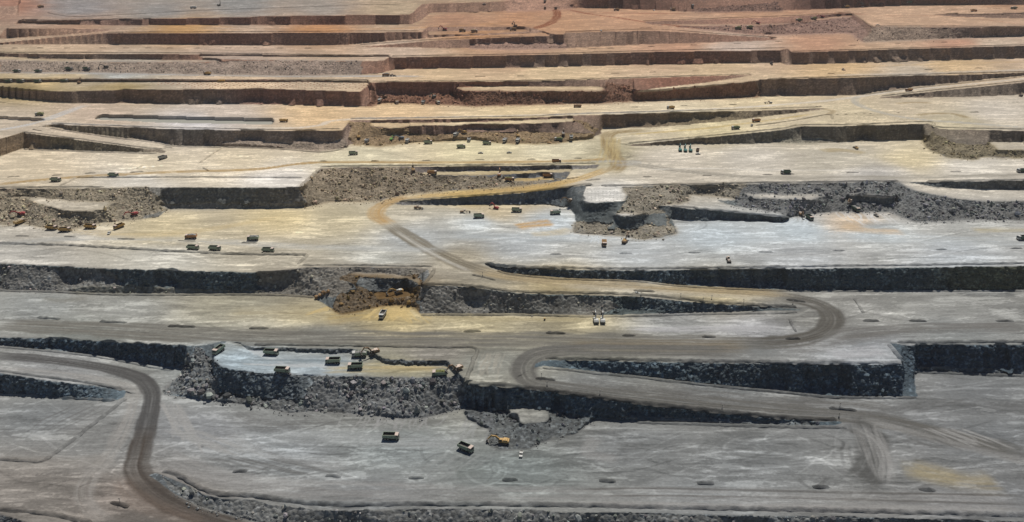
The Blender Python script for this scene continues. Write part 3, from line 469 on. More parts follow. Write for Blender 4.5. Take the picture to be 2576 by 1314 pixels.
# --- haul roads and stains (outline, width in metres, colour, strength)
G1 = (112, 109, 104)
for s in [
 ([(-40, 892), (100, 903), (200, 915), (300, 934), (355, 955), (380, 985), (380, 1020), (368, 1080), (350, 1140)], 11, (94, 93, 92), 1.0, .15, .25),
 ([(372, 1060), (350, 1140), (343, 1180), (368, 1220), (430, 1265), (520, 1298), (660, 1340)], 12, (90, 83, 77), 1.0, .2, .35),
 ([(300, 1195), (320, 1230), (360, 1265), (440, 1300), (520, 1330)], 9, (138, 122, 110), .5, .5, .5),
 ([(-40, 925), (150, 940), (290, 963), (335, 985), (330, 1030), (300, 1100), (265, 1160), (228, 1200), (212, 1240), (230, 1280), (300, 1330)], 8, (182, 178, 172), .55, .5, .8),
 ([(-40, 1165), (60, 1168), (200, 1165), (300, 1150)], 10, (172, 166, 158), .5, .6, .6),
 ([(-40, 815), (300, 830), (600, 846), (900, 852), (1300, 852), (1700, 860), (1950, 860)], 19, (124, 121, 113), .95, .2, .6),
 ([(1850, 865), (1980, 860), (2060, 842), (2095, 812), (2082, 780), (2030, 757), (1930, 742)], 16, (100, 97, 91), 1.0, .2, .5),
 ([(1400, 868), (1700, 872), (1900, 872)], 16, (138, 120, 88), .5, .5, .8),
 ([(2000, 735), (1850, 735), (1600, 720), (1400, 707), (1250, 690), (1170, 665)], 15, (164, 147, 116), .9, .2, .6),
 ([(1980, 752), (1780, 742), (1560, 727), (1380, 718)], 8, (196, 186, 165), .6, .5, .7),
 ([(1250, 688), (1170, 668), (1090, 632), (1020, 592), (970, 560)], 15, (124, 116, 100), .95, .2, .4),
 ([(1200, 690), (1110, 650), (1040, 610), (985, 575)], 4, (196, 192, 182), .6, .5, .5),
 ([(985, 568), (950, 545), (952, 525), (985, 506), (1040, 492)], 15, (184, 150, 98), .9, .3, .6),
 ([(1000, 500), (1141, 489), (1319, 474), (1440, 455), (1500, 436), (1540, 420)], 12, (190, 160, 106), .9, .3, .6),
 ([(1530, 440), (1556, 415), (1545, 390), (1528, 360), (1540, 335), (1640, 328)], 15, (146, 124, 82), .9, .3, .6),
 ([(1540, 418), (1600, 408), (1480, 406)], 10, (172, 172, 170), .6, .5, .7),
 ([(1900, 884), (1600, 882), (1430, 882), (1355, 890), (1322, 915), (1322, 945), (1352, 966), (1450, 980), (1700, 1010), (1950, 1034), (2120, 1046), (2250, 1064), (2400, 1102), (2640, 1156)], 16, (114, 112, 107), .95, .2, .6),
 ([(1400, 955), (1600, 972), (1900, 1005), (2150, 1015), (2240, 1035), (2230, 1055)], 9, (116, 114, 110), .8, .3, .8),
 ([(2050, 855), (2150, 838), (2300, 826), (2620, 822)], 14, (122, 120, 116), .9, .3, .8),
 ([(1960, 880), (2080, 872), (2160, 850), (2240, 838)], 10, (122, 120, 116), .6, .4, .8),
 ([(390, 1130), (480, 1185), (650, 1222), (800, 1236), (1100, 1245), (1600, 1252), (2100, 1262), (2620, 1268)], 15, (172, 170, 167), .6, .4, .8),
 ([(1400, 1232), (1700, 1230), (2100, 1238), (2620, 1247)], 1.6, (104, 101, 97), .75, .5, .6),
 ([(1450, 1248), (1900, 1250), (2200, 1258), (2620, 1270)], 1.5, (108, 105, 101), .7, .5, .9),
 ([(1420, 1268), (1800, 1275), (2200, 1281), (2620, 1288)], 4.5, (176, 174, 171), .7, .5, .5),
 ([(2120, 1058), (2185, 1090), (2200, 1140), (2180, 1190), (2150, 1215)], 17, (98, 98, 96), .95, .3, .4),
 ([(2150, 1075), (2205, 1110), (2230, 1160), (2225, 1220)], 8, (182, 181, 178), .6, .6, 1.0),
 ([(2160, 1052), (2300, 1090), (2450, 1130), (2620, 1170)], 7, (176, 175, 172), .55, .5, 1.0),
 ([(2250, 1090), (2400, 1120), (2620, 1150)], 10, (120, 119, 117), .5, .5, 1.0),
 ([(2280, 1170), (2360, 1195), (2450, 1212), (2520, 1212)], 13, (190, 172, 126), .5, .9, .7),
 ([(2260, 1180), (2330, 1190), (2420, 1205)], 12, (186, 172, 134), .4, .9, .7),
 ([(1400, 1100), (1480, 1115), (1490, 1140)], 17, (110, 112, 110), .5, .6, .6),
 ([(1140, 1190), (1190, 1180), (1215, 1170)], 12, (118, 124, 120), .5, .6, .6),
 ([(560, 1015), (650, 1060), (800, 1060), (1000, 1060), (1150, 1050)], 15, (118, 117, 114), .55, .6, .7),
 ([(640, 1115), (760, 1098), (1000, 1112), (1200, 1115)], 10, (186, 189, 188), .6, .6, .8),
 ([(560, 1085), (640, 1130), (760, 1160), (900, 1175)], 9, (180, 180, 178), .5, .6, .8),
 ([(1500, 1140), (1700, 1125), (1900, 1130), (2060, 1150)], 18, (116, 117, 115), .45, .6, .8),
 ([(1500, 1095), (1480, 1140), (1560, 1155)], 8, (178, 177, 174), .5, .6, .6),
 ([(-40, 468), (150, 449), (400, 434), (640, 426), (800, 409), (1100, 409), (1350, 407), (1500, 402), (1550, 394)], 8, (172, 142, 92), .9, .3, .6),
 ([(1560, 408), (1700, 428), (1900, 447), (2200, 447), (2620, 440)], 13, (154, 148, 136), .85, .3, .7),
 ([(1600, 428), (1760, 424), (1950, 428), (2300, 430)], 3, (222, 216, 205), .6, .5, .6),
 ([(-40, 618), (200, 600), (460, 604), (800, 622), (1150, 628)], 10, (184, 186, 184), .5, .6, .9),
 ([(120, 566), (300, 590), (500, 580), (740, 540)], 12, (206, 184, 138), .5, .6, 1.),
 ([(1100, 590), (1400, 600), (1800, 600), (2200, 600), (2620, 610)], 20, (190, 198, 202), .45, .6, .9),
 ([(1250, 640), (1700, 645), (2100, 640), (2620, 634)], 9, (160, 160, 158), .45, .6, .9),
 ([(1295, 572), (1340, 565), (1395, 560)], 15, (198, 156, 92), .85, .6, .8),
 ([(1330, 590), (1400, 585), (1440, 575)], 11, (205, 186, 146), .6, .6, .7),
 ([(2110, 565), (2180, 580), (2280, 585)], 14, (206, 180, 146), .7, .6, .8),
 ([(1960, 565), (2040, 580), (2120, 590), (2200, 600)], 12, (194, 203, 208), .6, .6, .9),
 ([(2440, 580), (2520, 578), (2600, 578)], 10, (186, 172, 134), .6, .6, .8),
 ([(600, 900), (680, 910), (800, 915), (900, 910)], 22, (178, 188, 192), .45, .5, 1.),
 ([(800, 928), (950, 925), (1120, 928)], 10, (204, 184, 132), .75, .5, 1.),
 ([(800, 800), (900, 790), (1000, 790), (1050, 790)], 17, (204, 178, 120), .65, .7, 1.),
 ([(560, 790), (700, 785), (850, 790)], 17, (196, 180, 142), .4, .8, .8),
 ([(1060, 800), (1300, 802), (1500, 803)], 10, (204, 188, 146), .5, .8, .8),
 ([(1560, 830), (1700, 828), (1980, 824)], 9, (196, 195, 196), .7, .6, .9),
 ([(2080, 893), (2160, 888), (2230, 880)], 12, (200, 200, 202), .8, .5, .8),
 ([(100, 752), (160, 757), (230, 748)], 7, (124, 120, 108), .5, .6, 1.),
 ([(2400, 738), (2500, 742), (2560, 740)], 7, (80, 84, 86), .7, .6, .8),
 ([(2200, 770), (2300, 765), (2450, 770)], 16, (146, 147, 142), .5, .6, .8),
 ([(-40, 332), (60, 316), (130, 296), (200, 270), (230, 262)], 12, (198, 200, 202), .75, .4, .8),
 ([(100, 310), (250, 314), (450, 320), (700, 323), (800, 316), (880, 301), (1300, 291), (1700, 279), (1960, 264), (2110, 250), (2250, 231), (2420, 214), (2620, 194)], 8, (224, 216, 204), .75, .4, .7),
 ([(2165, 240), (2150, 256), (2190, 276), (2290, 298), (2450, 311), (2620, 324)], 9, (180, 176, 166), .85, .3, .7),
 ([(2300, 292), (2340, 286), (2400, 287), (2440, 300)], 8, (150, 130, 90), .75, .5, .6),
 ([(2060, 273), (2095, 279), (2080, 290)], 8, (150, 128, 92), .6, .5, .6),
 ([(2250, 262), (2300, 258), (2350, 260)], 8, (158, 136, 98), .7, .6, .6),
 ([(1560, 340), (1750, 326), (1900, 308), (2060, 285)], 7, (196, 170, 108), .7, .5, .8),
 ([(1580, 358), (1780, 340), (1960, 320), (2100, 305)], 6, (228, 212, 172), .7, .5, .8),
 ([(2060, 380), (2120, 378), (2180, 388)], 14, (168, 148, 104), .6, .6, .7),
 ([(-40, 182), (300, 186), (700, 192), (1000, 192), (1080, 194)], 9, (186, 192, 196), .75, .5, .7),
 ([(930, 262), (1060, 260), (1130, 262)], 14, (226, 196, 150), .7, .5, .8),
 ([(1395, 18), (1402, 40), (1385, 58), (1345, 72), (1330, 75)], 15, (150, 84, 48), .95, .3, .6),
 ([(1410, 20), (1480, 35), (1560, 46), (1640, 58), (1800, 76), (1960, 96)], 9, (160, 90, 56), .9, .4, .6),
 ([(1480, -5), (1500, 10), (1530, 22)], 9, (140, 84, 58), .7, .5, .6),
 ([(1450, 33), (1700, 34), (1960, 33), (2200, 36)], 12, (168, 100, 66), .7, .5, .9),
 ([(640, 74), (900, 74), (1100, 68), (1300, 56)], 12, (212, 156, 100), .6, .6, .8),
 ([(378, 64), (420, 58), (600, 70)], 12, (220, 168, 106), .7, .6, .8),
 ([(2200, 40), (2400, 42), (2600, 66)], 8, (196, 138, 104), .6, .5, .9),
 ([(300, 86), (500, 78), (640, 74)], 7, (222, 170, 110), .7, .5, .8),
 ([(2080, 190), (2300, 186), (2600, 176)], 12, (206, 200, 190), .6, .5, .8),
 ([(2060, 165), (2200, 166), (2400, 160), (2600, 155)], 12, (216, 180, 130), .4, .6, 1.),
 ([(80, 228), (250, 222), (400, 214)], 26, (150, 134, 92), .4, .5, .8),
]: stroke(s[0], s[1], s[2], s[3], s[4], s[5], seed=len(s[0]) + int(s[1]))
# --- wheel lanes along the haul roads
for pts, off in (([(-40, 892), (100, 903), (200, 915), (300, 934), (355, 955), (380, 985), (380, 1020), (368, 1080), (350, 1140), (343, 1180), (368, 1220), (430, 1265), (520, 1298), (660, 1340)], 4),
  ([(-40, 815), (300, 830), (600, 846), (900, 852), (1300, 852), (1700, 860), (1950, 860), (2060, 842), (2095, 812), (2082, 780), (2030, 757), (1850, 736), (1600, 721), (1400, 708), (1250, 690), (1170, 667), (1090, 632), (1020, 592), (965, 557)], 5),
  ([(1900, 884), (1600, 882), (1430, 882), (1355, 890), (1322, 915), (1322, 945), (1352, 966), (1450, 980), (1700, 1010), (1950, 1034), (2120, 1046), (2250, 1064), (2400, 1102)], 5),
  ([(1000, 500), (1141, 489), (1319, 474), (1440, 455), (1500, 436), (1540, 420)], 2.5), ([(1560, 408), (1700, 428), (1900, 447), (2200, 447), (2620, 440)], 3)):
    for k in (-1.1, -.5, 0, .55, 1.1):
        P = np.array(pts, float); d_ = np.gradient(P, axis=0); nn = np.stack([-d_[:, 1] * 2.2, d_[:, 0]], 1); nn /= np.hypot(nn[:, 0], nn[:, 1])[:, None] + 1e-9
        q = P + nn * off * k * np.array([1.0, 1.0]) + np.array([[rng.gauss(0, 1.5), rng.gauss(0, .5)] for _ in P])
        stroke([tuple(x) for x in q], rng.uniform(1.0, 1.9), (1.28,) * 3 if k in (0, -1.1, 1.1) else (.78,) * 3, rng.uniform(.55, .9), .3, .5, mult=True, seed=rng.randint(0, 99))
# --- fans of wheel marks where machines back in and out
def fan(u, v, du, dv, n, spread, rgb, a, wid):
    for _ in range(n):
        k = rng.uniform(-1, 1); u0 = u + k * spread + rng.gauss(0, spread * .15); e = rng.uniform(.6, 1.3)
        stroke([(u0, v + rng.uniform(-2, 2)), (u0 + du * e * .5 + rng.gauss(0, 4), v + dv * .5 * e), (u0 + du * e + rng.gauss(0, 12), v + dv * e)], wid, rgb, a, .5, .2, seed=rng.randint(0, 99))
fan(1000, 768, -40, 34, 26, 45, (222, 196, 138), .7, 1.3); fan(1000, 775, 30, 34, 14, 40, (222, 196, 138), .6, 1.2); fan(850, 770, -60, 20, 10, 20, (214, 190, 136), .7, 1.3)
fan(1340, 340, -18, 20, 14, 60, (228, 210, 168), .7, 1.3); fan(1120, 350, -20, 14, 12, 80, (228, 212, 172), .6, 1.3); fan(2150, 528, 40, 34, 18, 70, (214, 214, 212), .7, 1.3); fan(2010, 548, -10, 26, 10, 30, (206, 214, 218), .7, 1.3)
fan(1440, 255, -14, 12, 10, 60, (232, 212, 178), .7, 1.4); fan(1050, 255, -20, 12, 12, 70, (232, 204, 162), .6, 1.4); fan(1010, 1045, -14, 34, 24, 150, (172, 172, 170), .7, 1.1); fan(1230, 1060, -40, 50, 14, 60, (170, 172, 170), .6, 1.1)
fan(1500, 592, 4, 20, 6, 14, (206, 212, 214), .8, 1.2); fan(1180, 1140, -90, 60, 14, 60, (170, 173, 171), .3, 1.4); fan(2175, 1062, 46, 120, 16, 30, (172, 171, 168), .3, 1.2)
fan(2420, 1000, -160, 46, 12, 100, (112, 112, 111), .28, 1.6); fan(2440, 1005, 190, 40, 10, 90, (112, 112, 111), .28, 1.6); fan(2420, 1100, 70, 30, 20, 120, (112, 112, 110), .5, 1.3); fan(2350, 1075, 120, 46, 14, 60, (178, 177, 174), .6, 1.2)
fan(420, 1010, 60, 110, 16, 25, (182, 181, 178), .6, 1.2); fan(450, 1080, 150, 60, 18, 40, (178, 178, 176), .55, 1.3); fan(600, 1150, 170, 40, 16, 90, (118, 118, 116), .45, 1.3)
fan(620, 872, 70, 34, 18, 16, (202, 208, 210), .7, 1.2); fan(700, 905, 140, 4, 26, 90, (150, 162, 168), .6, 1.2); fan(680, 915, 140, 8, 20, 90, (206, 212, 214), .6, 1.2); fan(1000, 922, 110, 4, 12, 60, (214, 196, 150), .6, 1.1); fan(1230, 885, -20, 60, 18, 34, (186, 180, 166), .4, 1.1); fan(1540, 345, -8, 60, 14, 24, (188, 168, 122), .6, 1.4)
fan(300, 560, -50, 26, 10, 70, (214, 200, 168), .6, 1.2); fan(230, 1020, -120, 60, 8, 60, (118, 117, 115), .4, 1.4)

# --- fines spilled from the loose ground onto the floors
ra0 = np.array([r[1] for r in RUB] + [(0, 0, 0)], float)[RIDX]; wsp = (RIDX >= 0).astype(float); csp = ra0 * wsp[..., None]
for _ in range(14):
    wsp = blur(wsp, .25); csp = np.stack([blur(csp[..., c], .25) for c in range(3)], -1)
msp = np.clip(wsp * 2.2, 0, .85) * smooth(-.5, .3, fbm(X / 4.0, Y / 4.0, None, 3, 131) + wsp * 1.2) * (1 - fm)
colf = colf * (1 - msp[..., None]) + 1.05 * csp / np.maximum(wsp, 1e-4)[..., None] * msp[..., None]
# --- rock colour: beds, runnels, dust
bed = fbm(X / 60.0, Y / 60.0, Z / 1.7, 3, 101); run = fbm(X / 2.6, Z / 16.0, Y / 40.0, 4, 102, .6); spk = fbm(X / 1.3, Y / 1.3, Z / 1.3, 3, 103, .6)
fleck = smooth(0.15, 0.5, spk + 0.3 * vnoise(X / 9.0, Y / 9.0, Z / 5.0, 107))  # sunlit facets put into the rock colour as pale flecks
rs = 1 + 0.22 * bed + 0.3 * run + 0.45 * spk + 1.1 * fleck * (0.4 + 0.6 * near)
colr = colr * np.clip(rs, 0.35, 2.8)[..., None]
ra = np.array([r[1] for r in RUB] + [(0, 0, 0)], float)[RIDX]
rubtone = np.clip(1 + 0.45 * (wc - .5) + 0.5 * spk + 0.35 * lump, 0.4, 2.0)
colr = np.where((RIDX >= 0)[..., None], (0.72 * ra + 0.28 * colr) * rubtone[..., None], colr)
# trim of fallen dust on ledges and toes
dust = smooth(0.1, 0.6, fbm(X / 6.0, Y / 6.0, Z / 3.0, 3, 104)) * np.clip(1 - steep, 0, 1)
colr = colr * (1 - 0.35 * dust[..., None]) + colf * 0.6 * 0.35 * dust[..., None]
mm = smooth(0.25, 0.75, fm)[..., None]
rt = np.isin(LAB, [i for i, n in enumerate(SURF) if n == 'rubble_top'])
colf = np.where(rt[..., None], colf * (0.93 + 0.12 * lump[..., None]), colf)
sump = np.isin(LAB, [i for i, n in enumerate(SURF) if n == 'sump_floor'])
colf[sump] = np.array((.28, .27, .23))
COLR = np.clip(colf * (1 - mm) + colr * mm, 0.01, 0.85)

# ------------------------------------------------------------------ materials
MATS = {}
def mat(name, rgb, rough=0.6, metal=0.0, spec=0.3, var=0.12, scale=3.0, dust=0.0):
    if name in MATS: return MATS[name]
    m = bpy.data.materials.new(name); m.use_nodes = True; nt = m.node_tree; b = nt.nodes['Principled BSDF']
    b.inputs['Roughness'].default_value = rough; b.inputs['Metallic'].default_value = metal; b.inputs['Specular IOR Level'].default_value = spec
    tc = nt.nodes.new('ShaderNodeTexCoord'); nz = nt.nodes.new('ShaderNodeTexNoise'); nz.inputs['Scale'].default_value = scale; nz.inputs['Detail'].default_value = 5
    nt.links.new(tc.outputs['Object'], nz.inputs['Vector'])
    mx = nt.nodes.new('ShaderNodeMix'); mx.data_type = 'RGBA'
    mx.inputs['A'].default_value = tuple(c * (1 - var) for c in rgb) + (1,)
    mx.inputs['B'].default_value = tuple(min(1, c * (1 + var)) * (1 - dust) + d * dust for c, d in zip(rgb, (.45, .4, .33))) + (1,)
    nt.links.new(nz.outputs['Fac'], mx.inputs['Factor']); nt.links.new(mx.outputs['Result'], b.inputs['Base Color'])
    MATS[name] = m; return m
def ground_material():
    m = bpy.data.materials.new('quarry_ground'); m.use_nodes = True; nt = m.node_tree; b = nt.nodes['Principled BSDF']
    b.inputs['Roughness'].default_value = 0.95; b.inputs['Specular IOR Level'].default_value = 0.12
    at = nt.nodes.new('ShaderNodeAttribute'); at.attribute_name = 'soil'
    geo = nt.nodes.new('ShaderNodeNewGeometry')
    mp = nt.nodes.new('ShaderNodeMapping'); mp.inputs['Scale'].default_value = (0.55, 0.75, 0.9)
    nt.links.new(geo.outputs['Position'], mp.inputs['Vector'])
    n1 = nt.nodes.new('ShaderNodeTexNoise'); n1.inputs['Scale'].default_value = 1.0; n1.inputs['Detail'].default_value = 6; n1.inputs['Roughness'].default_value = 0.65
    nt.links.new(mp.outputs['Vector'], n1.inputs['Vector'])
    mr = nt.nodes.new('ShaderNodeMapRange'); mr.inputs['From Min'].default_value = 0.25; mr.inputs['From Max'].default_value = 0.75; mr.inputs['To Min'].default_value = 0.82; mr.inputs['To Max'].default_value = 1.18
    nt.links.new(n1.outputs['Fac'], mr.inputs['Value'])
    mp2 = nt.nodes.new('ShaderNodeMapping'); mp2.inputs['Scale'].default_value = (0.06, 0.7, 0.5); mp2.inputs['Rotation'].default_value = (0, 0, 0.05)
    nt.links.new(geo.outputs['Position'], mp2.inputs['Vector'])
    n2 = nt.nodes.new('ShaderNodeTexNoise'); n2.inputs['Scale'].default_value = 1.0; n2.inputs['Detail'].default_value = 5; n2.inputs['Roughness'].default_value = 0.7; n2.inputs['Distortion'].default_value = 0.6
    nt.links.new(mp2.outputs['Vector'], n2.inputs['Vector'])
    mr2 = nt.nodes.new('ShaderNodeMapRange'); mr2.inputs['From Min'].default_value = 0.3; mr2.inputs['From Max'].default_value = 0.7; mr2.inputs['To Min'].default_value = 0.85; mr2.inputs['To Max'].default_value = 1.15
    nt.links.new(n2.outputs['Fac'], mr2.inputs['Value'])
    mm_ = nt.nodes.new('ShaderNodeMath'); mm_.operation = 'MULTIPLY'; nt.links.new(mr.outputs['Result'], mm_.inputs[0]); nt.links.new(mr2.outputs['Result'], mm_.inputs[1])
    mul = nt.nodes.new('ShaderNodeVectorMath'); mul.operation = 'SCALE'
    nt.links.new(at.outputs['Color'], mul.inputs[0]); nt.links.new(mm_.outputs['Value'], mul.inputs['Scale'])
    nt.links.new(mul.outputs['Vector'], b.inputs['Base Color'])
    bp = nt.nodes.new('ShaderNodeBump'); bp.inputs['Strength'].default_value = 0.55; bp.inputs['Distance'].default_value = 0.5
    nt.links.new(n1.outputs['Fac'], bp.inputs['Height']); nt.links.new(bp.outputs['Normal'], b.inputs['Normal'])
    return m
GROUND = ground_material()

# ------------------------------------------------------------------ terrain meshes, one per floor, road and rock face
quad_lab = np.where(FACE[:-1, :-1] & FACE[1:, 1:], -2, np.where(LAB[:-1, :-1] >= 0, LAB[:-1, :-1], np.maximum(LAB[1:, 1:], -2)))
KEY = np.where(quad_lab >= 0, quad_lab, 1000 + LOW[:-1, :-1] * 2 + (RIDX[:-1, :-1] >= 0))
vid = np.arange(NR * NC).reshape(NR, NC)
quads = np.stack([vid[1:, :-1], vid[1:, 1:], vid[:-1, 1:], vid[:-1, :-1]], -1).reshape(-1, 4)
flat_key = KEY.reshape(-1)
XYZ = np.stack([XD, YD, ZD_], -1).reshape(-1, 3); RGBf = COLR.reshape(-1, 3)
far = NC     # plateau beyond the last surveyed row, out to the horizon
for key in np.unique(flat_key):
    q = quads[flat_key == key]
    uq, inv = np.unique(q, return_inverse=True); q2 = inv.reshape(-1, 4)
    nm = SURF[key] if key < 1000 else ('rubble_slope' if (key - 1000) % 2 else 'rock_face')
    me = bpy.data.meshes.new(nm)
    me.vertices.add(len(uq)); me.vertices.foreach_set('co', XYZ[uq].astype(np.float32).ravel())
    me.loops.add(q2.size); me.loops.foreach_set('vertex_index', q2.astype(np.int32).ravel())
    me.polygons.add(len(q2)); me.polygons.foreach_set('loop_start', np.arange(0, q2.size, 4, dtype=np.int32)); me.polygons.foreach_set('loop_total', np.full(len(q2), 4, np.int32))
    me.polygons.foreach_set('use_smooth', np.full(len(q2), key < 1000, bool))
    me.update(calc_edges=True)
    ca = me.color_attributes.new('soil', 'FLOAT_COLOR', 'POINT')
    c4 = np.ones((len(uq), 4), np.float32); c4[:, :3] = RGBf[uq]; ca.data.foreach_set('color', c4.ravel())
    me.materials.append(GROUND)
    ob = bpy.data.objects.new(nm, me); col.objects.link(ob); ob['kind'] = 'structure'
def simple_mesh(name, verts, faces, material, parent=None, smooth_=False):
    me = bpy.data.meshes.new(name); me.from_pydata(verts, [], faces); me.update()
    if material: me.materials.append(material)
    if smooth_: me.polygons.foreach_set('use_smooth', [True] * len(me.polygons))
    o = bpy.data.objects.new(name, me); col.objects.link(o)
    if parent: o.parent = parent
    return o
top = XYZ.reshape(NR, NC, 3)[0]
fv = [tuple(p) for p in top[::20]] + [(p[0] * 4, p[1] * 4, p[2] - 3) for p in top[::20]]
n = len(top[::20])
pl = simple_mesh('plateau', fv, [(i, i + 1, n + i + 1, n + i) for i in range(n - 1)], mat('far_plateau', (.36, .3, .25), .95, var=.15, scale=.01)); pl['kind'] = 'structure'
# standing water in the sump
wv = [tuple(float(c) for c in unproject(u, v, 55.75)) for u, v in [(250, 294.5), (415, 298), (694, 304.5), (684, 314), (410, 309), (234, 301)]]
wa = simple_mesh('water', wv, [(5, 4, 3, 2, 1, 0)], mat('sump_water', (.30, .29, .25), .8, spec=.1, var=.1, scale=.1)); wa['kind'] = 'structure'

# ------------------------------------------------------------------ the dusty air
hz = simple_mesh('haze', [(x, y, z) for z in (-16, 264) for (x, y) in ((-14000, -900), (14000, -900), (14000, 14000), (-14000, 14000))], [(3, 2, 1, 0), (4, 5, 6, 7), (0, 1, 5, 4), (1, 2, 6, 5), (2, 3, 7, 6), (3, 0, 4, 7)], None); hz['kind'] = 'stuff'
hz['label'] = 'thin dusty haze over the whole quarry'; hz['category'] = 'haze'
hm = bpy.data.materials.new('haze'); hm.use_nodes = True; hn = hm.node_tree; hn.nodes.remove(hn.nodes['Principled BSDF'])
pv_ = hn.nodes.new('ShaderNodeVolumePrincipled'); pv_.inputs['Color'].default_value = (.86, .8, .76, 1); pv_.inputs['Density'].default_value = 0.000045; pv_.inputs['Anisotropy'].default_value = 0.2
hn.links.new(pv_.outputs['Volume'], hn.nodes['Material Output'].inputs['Volume']); hz.data.materials.append(hm)

# ------------------------------------------------------------------ shared helpers for things
def tag(o, label=None, cat=None, group=None, kind=None):
    if label: o['label'] = label
    if cat: o['category'] = cat
    if group: o['group'] = group
    if kind: o['kind'] = kind
    return o
def soil_mesh(name, verts, faces, rgb, smooth_=False):
    me = bpy.data.meshes.new(name)
    verts = np.asarray(verts, np.float32); faces = np.asarray(faces, np.int32)
    me.vertices.add(len(verts)); me.vertices.foreach_set('co', verts.ravel())
    k = faces.shape[1]
    me.loops.add(faces.size); me.loops.foreach_set('vertex_index', faces.ravel())
    me.polygons.add(len(faces)); me.polygons.foreach_set('loop_start', np.arange(0, faces.size, k, dtype=np.int32)); me.polygons.foreach_set('loop_total', np.full(len(faces), k, np.int32))
    me.polygons.foreach_set('use_smooth', np.full(len(faces), smooth_, bool))
    me.update(calc_edges=True)
    ca = me.color_attributes.new('soil', 'FLOAT_COLOR', 'POINT'); c4 = np.ones((len(verts), 4), np.float32); c4[:, :3] = rgb; ca.data.foreach_set('color', c4.ravel())
    me.materials.append(GROUND); return me
# ------------------------------------------------------------------ loose rock
bm = bmesh.new(); bmesh.ops.create_icosphere(bm, subdivisions=1, radius=1.0); bm.verts.ensure_lookup_table()
ICOV = np.array([v.co[:] for v in bm.verts]); ICOF = np.array([[v.index for v in f.verts] for f in bm.faces]); bm.free()
def rockshape(r):
    v = ICOV * (1 + r.uniform(-.32, .32, (len(ICOV), 1))) * r.uniform(.55, 1.15, (1, 3))
    # chop a few flat sides so the block is angular
    for _ in range(4):
        n = r.normal(size=3); n /= np.linalg.norm(n); d = v @ n; c = r.uniform(.35, .7)
        v = v - np.outer(np.maximum(0, d - c), n)
    a = r.uniform(0, 6.28); R = np.array([[math.cos(a), -math.sin(a), 0], [math.sin(a), math.cos(a), 0], [0, 0, 1]])
    return v @ R.T
rg = np.random.RandomState(5)
SHAPES = [rockshape(rg) for _ in range(40)]
dxu = np.gradient(X, axis=1); dyv = np.abs(np.gradient(Y, axis=0)); dzv = np.abs(np.gradient(Z, axis=0))
AREA = np.abs(dxu) * np.hypot(dyv, dzv)
ZONES = ['on the plain red slope', 'below the loading platform on the lower bench', 'at the foot of the lower ramp', 'of the mound beside the lone yellow digger', 'around the two red diggers', 'in the broad blast pile beside the yellow road',
 'around the white drilled block', 'of the long blast pile under the grey upper road', 'in the brown dig beside the white truck', 'of the grey slope beside the brown dig', 'below the hairpin ramp', 'on the weathered slope', 'of the brown spoil heap',
 'of the ochre dig where many diggers load', 'of the red-brown blast pile', 'of the grey blast pile by the green truck queue', 'of the high red blast pile', 'on the pale high slope', 'of the topmost blast pile', 'on the face under the front road'] + ['on the fallen apron at a wall foot'] * 8
big = []
for k, r in enumerate(RUB):
    ii = np.where((RIDX == k) & (U > -10) & (U < 2590) & (V < 1345))
    if len(ii[0]) < 10 or r[3] == 0: continue
    ar = AREA[ii]; n = int(min(4600, max(60, 0.5 * r[3] * ar.sum() / 100.0 * 2.2)))
    pw_ = ar * (0.12 + smooth(-.25, .45, fbm(X[ii] / 8.0, Y[ii] / 8.0, Z[ii] / 8.0, 2, 120))); pk = rg.choice(len(ar), n, p=pw_ / pw_.sum())
    size = r[2] * np.clip(rg.lognormal(-1.05, 0.72, n), .13, 2.0)
    P = np.stack([XD[ii][pk], YD[ii][pk], ZD_[ii][pk]], 1) + rg.uniform(-.8, .8, (n, 3)) * [1, .6, .15]
    tone = np.array(r[1]) * rg.uniform(.55, 2.3, (n, 1)) * (1 + rg.uniform(-.07, .07, (n, 3)))
    ppm = FPX / np.maximum(50, P[:, 1])
    isbig = (size * ppm > 5.4)
    # stray stones that rolled out onto the floor
    near_ = np.zeros(U.shape, bool); base_ = RIDX == k
    for di in range(1, 6):
        for dj in (-3, 0, 3): near_ |= np.roll(np.roll(base_, di, 0), dj, 1)
    ij = np.where(near_ & (RIDX < 0) & (LAB >= 0) & (U > 0) & (U < 2576) & (V < 1320)); ns = int(n * .14) if len(ij[0]) > 20 else 0
    if ns:
        pk2 = rg.choice(len(ij[0]), ns); P = np.vstack([P, np.stack([XD[ij][pk2], YD[ij][pk2], ZD_[ij][pk2]], 1) + rg.uniform(-1.2, 1.2, (ns, 3)) * [1, 1, .02]])
        size = np.concatenate([size, r[2] * np.clip(rg.lognormal(-1.3, .6, ns), .12, 1.0)]); tone = np.vstack([tone, np.array(r[1]) * rg.uniform(.7, 1.8, (ns, 1)) * np.ones((ns, 3))])
        isbig = np.concatenate([isbig, np.zeros(ns, bool)]); ppm = np.concatenate([ppm, np.ones(ns)]); n += ns
    V_, F_, C_ = [], [], []; off = 0
    for q in range(n):
        s = SHAPES[rg.randint(40)] * size[q]
        if isbig[q] and len(big) < 900: big.append((size[q] * ppm[q], P[q], s, tone[q], k)); continue
        V_.append(s + P[q] + [0, 0, .25 * size[q]]); F_.append(ICOF + off); C_.append(np.repeat(tone[q][None], len(s), 0)); off += len(s)
    if V_:
        o = bpy.data.objects.new('loose_rock', soil_mesh('loose_rock', np.vstack(V_), np.vstack(F_), np.clip(np.vstack(C_), .01, .8))); col.objects.link(o)
        tag(o, 'broken rock fragments ' + ZONES[k], 'rubble', None, 'stuff')
big.sort(key=lambda b: -b[0])
rest = big[290:]
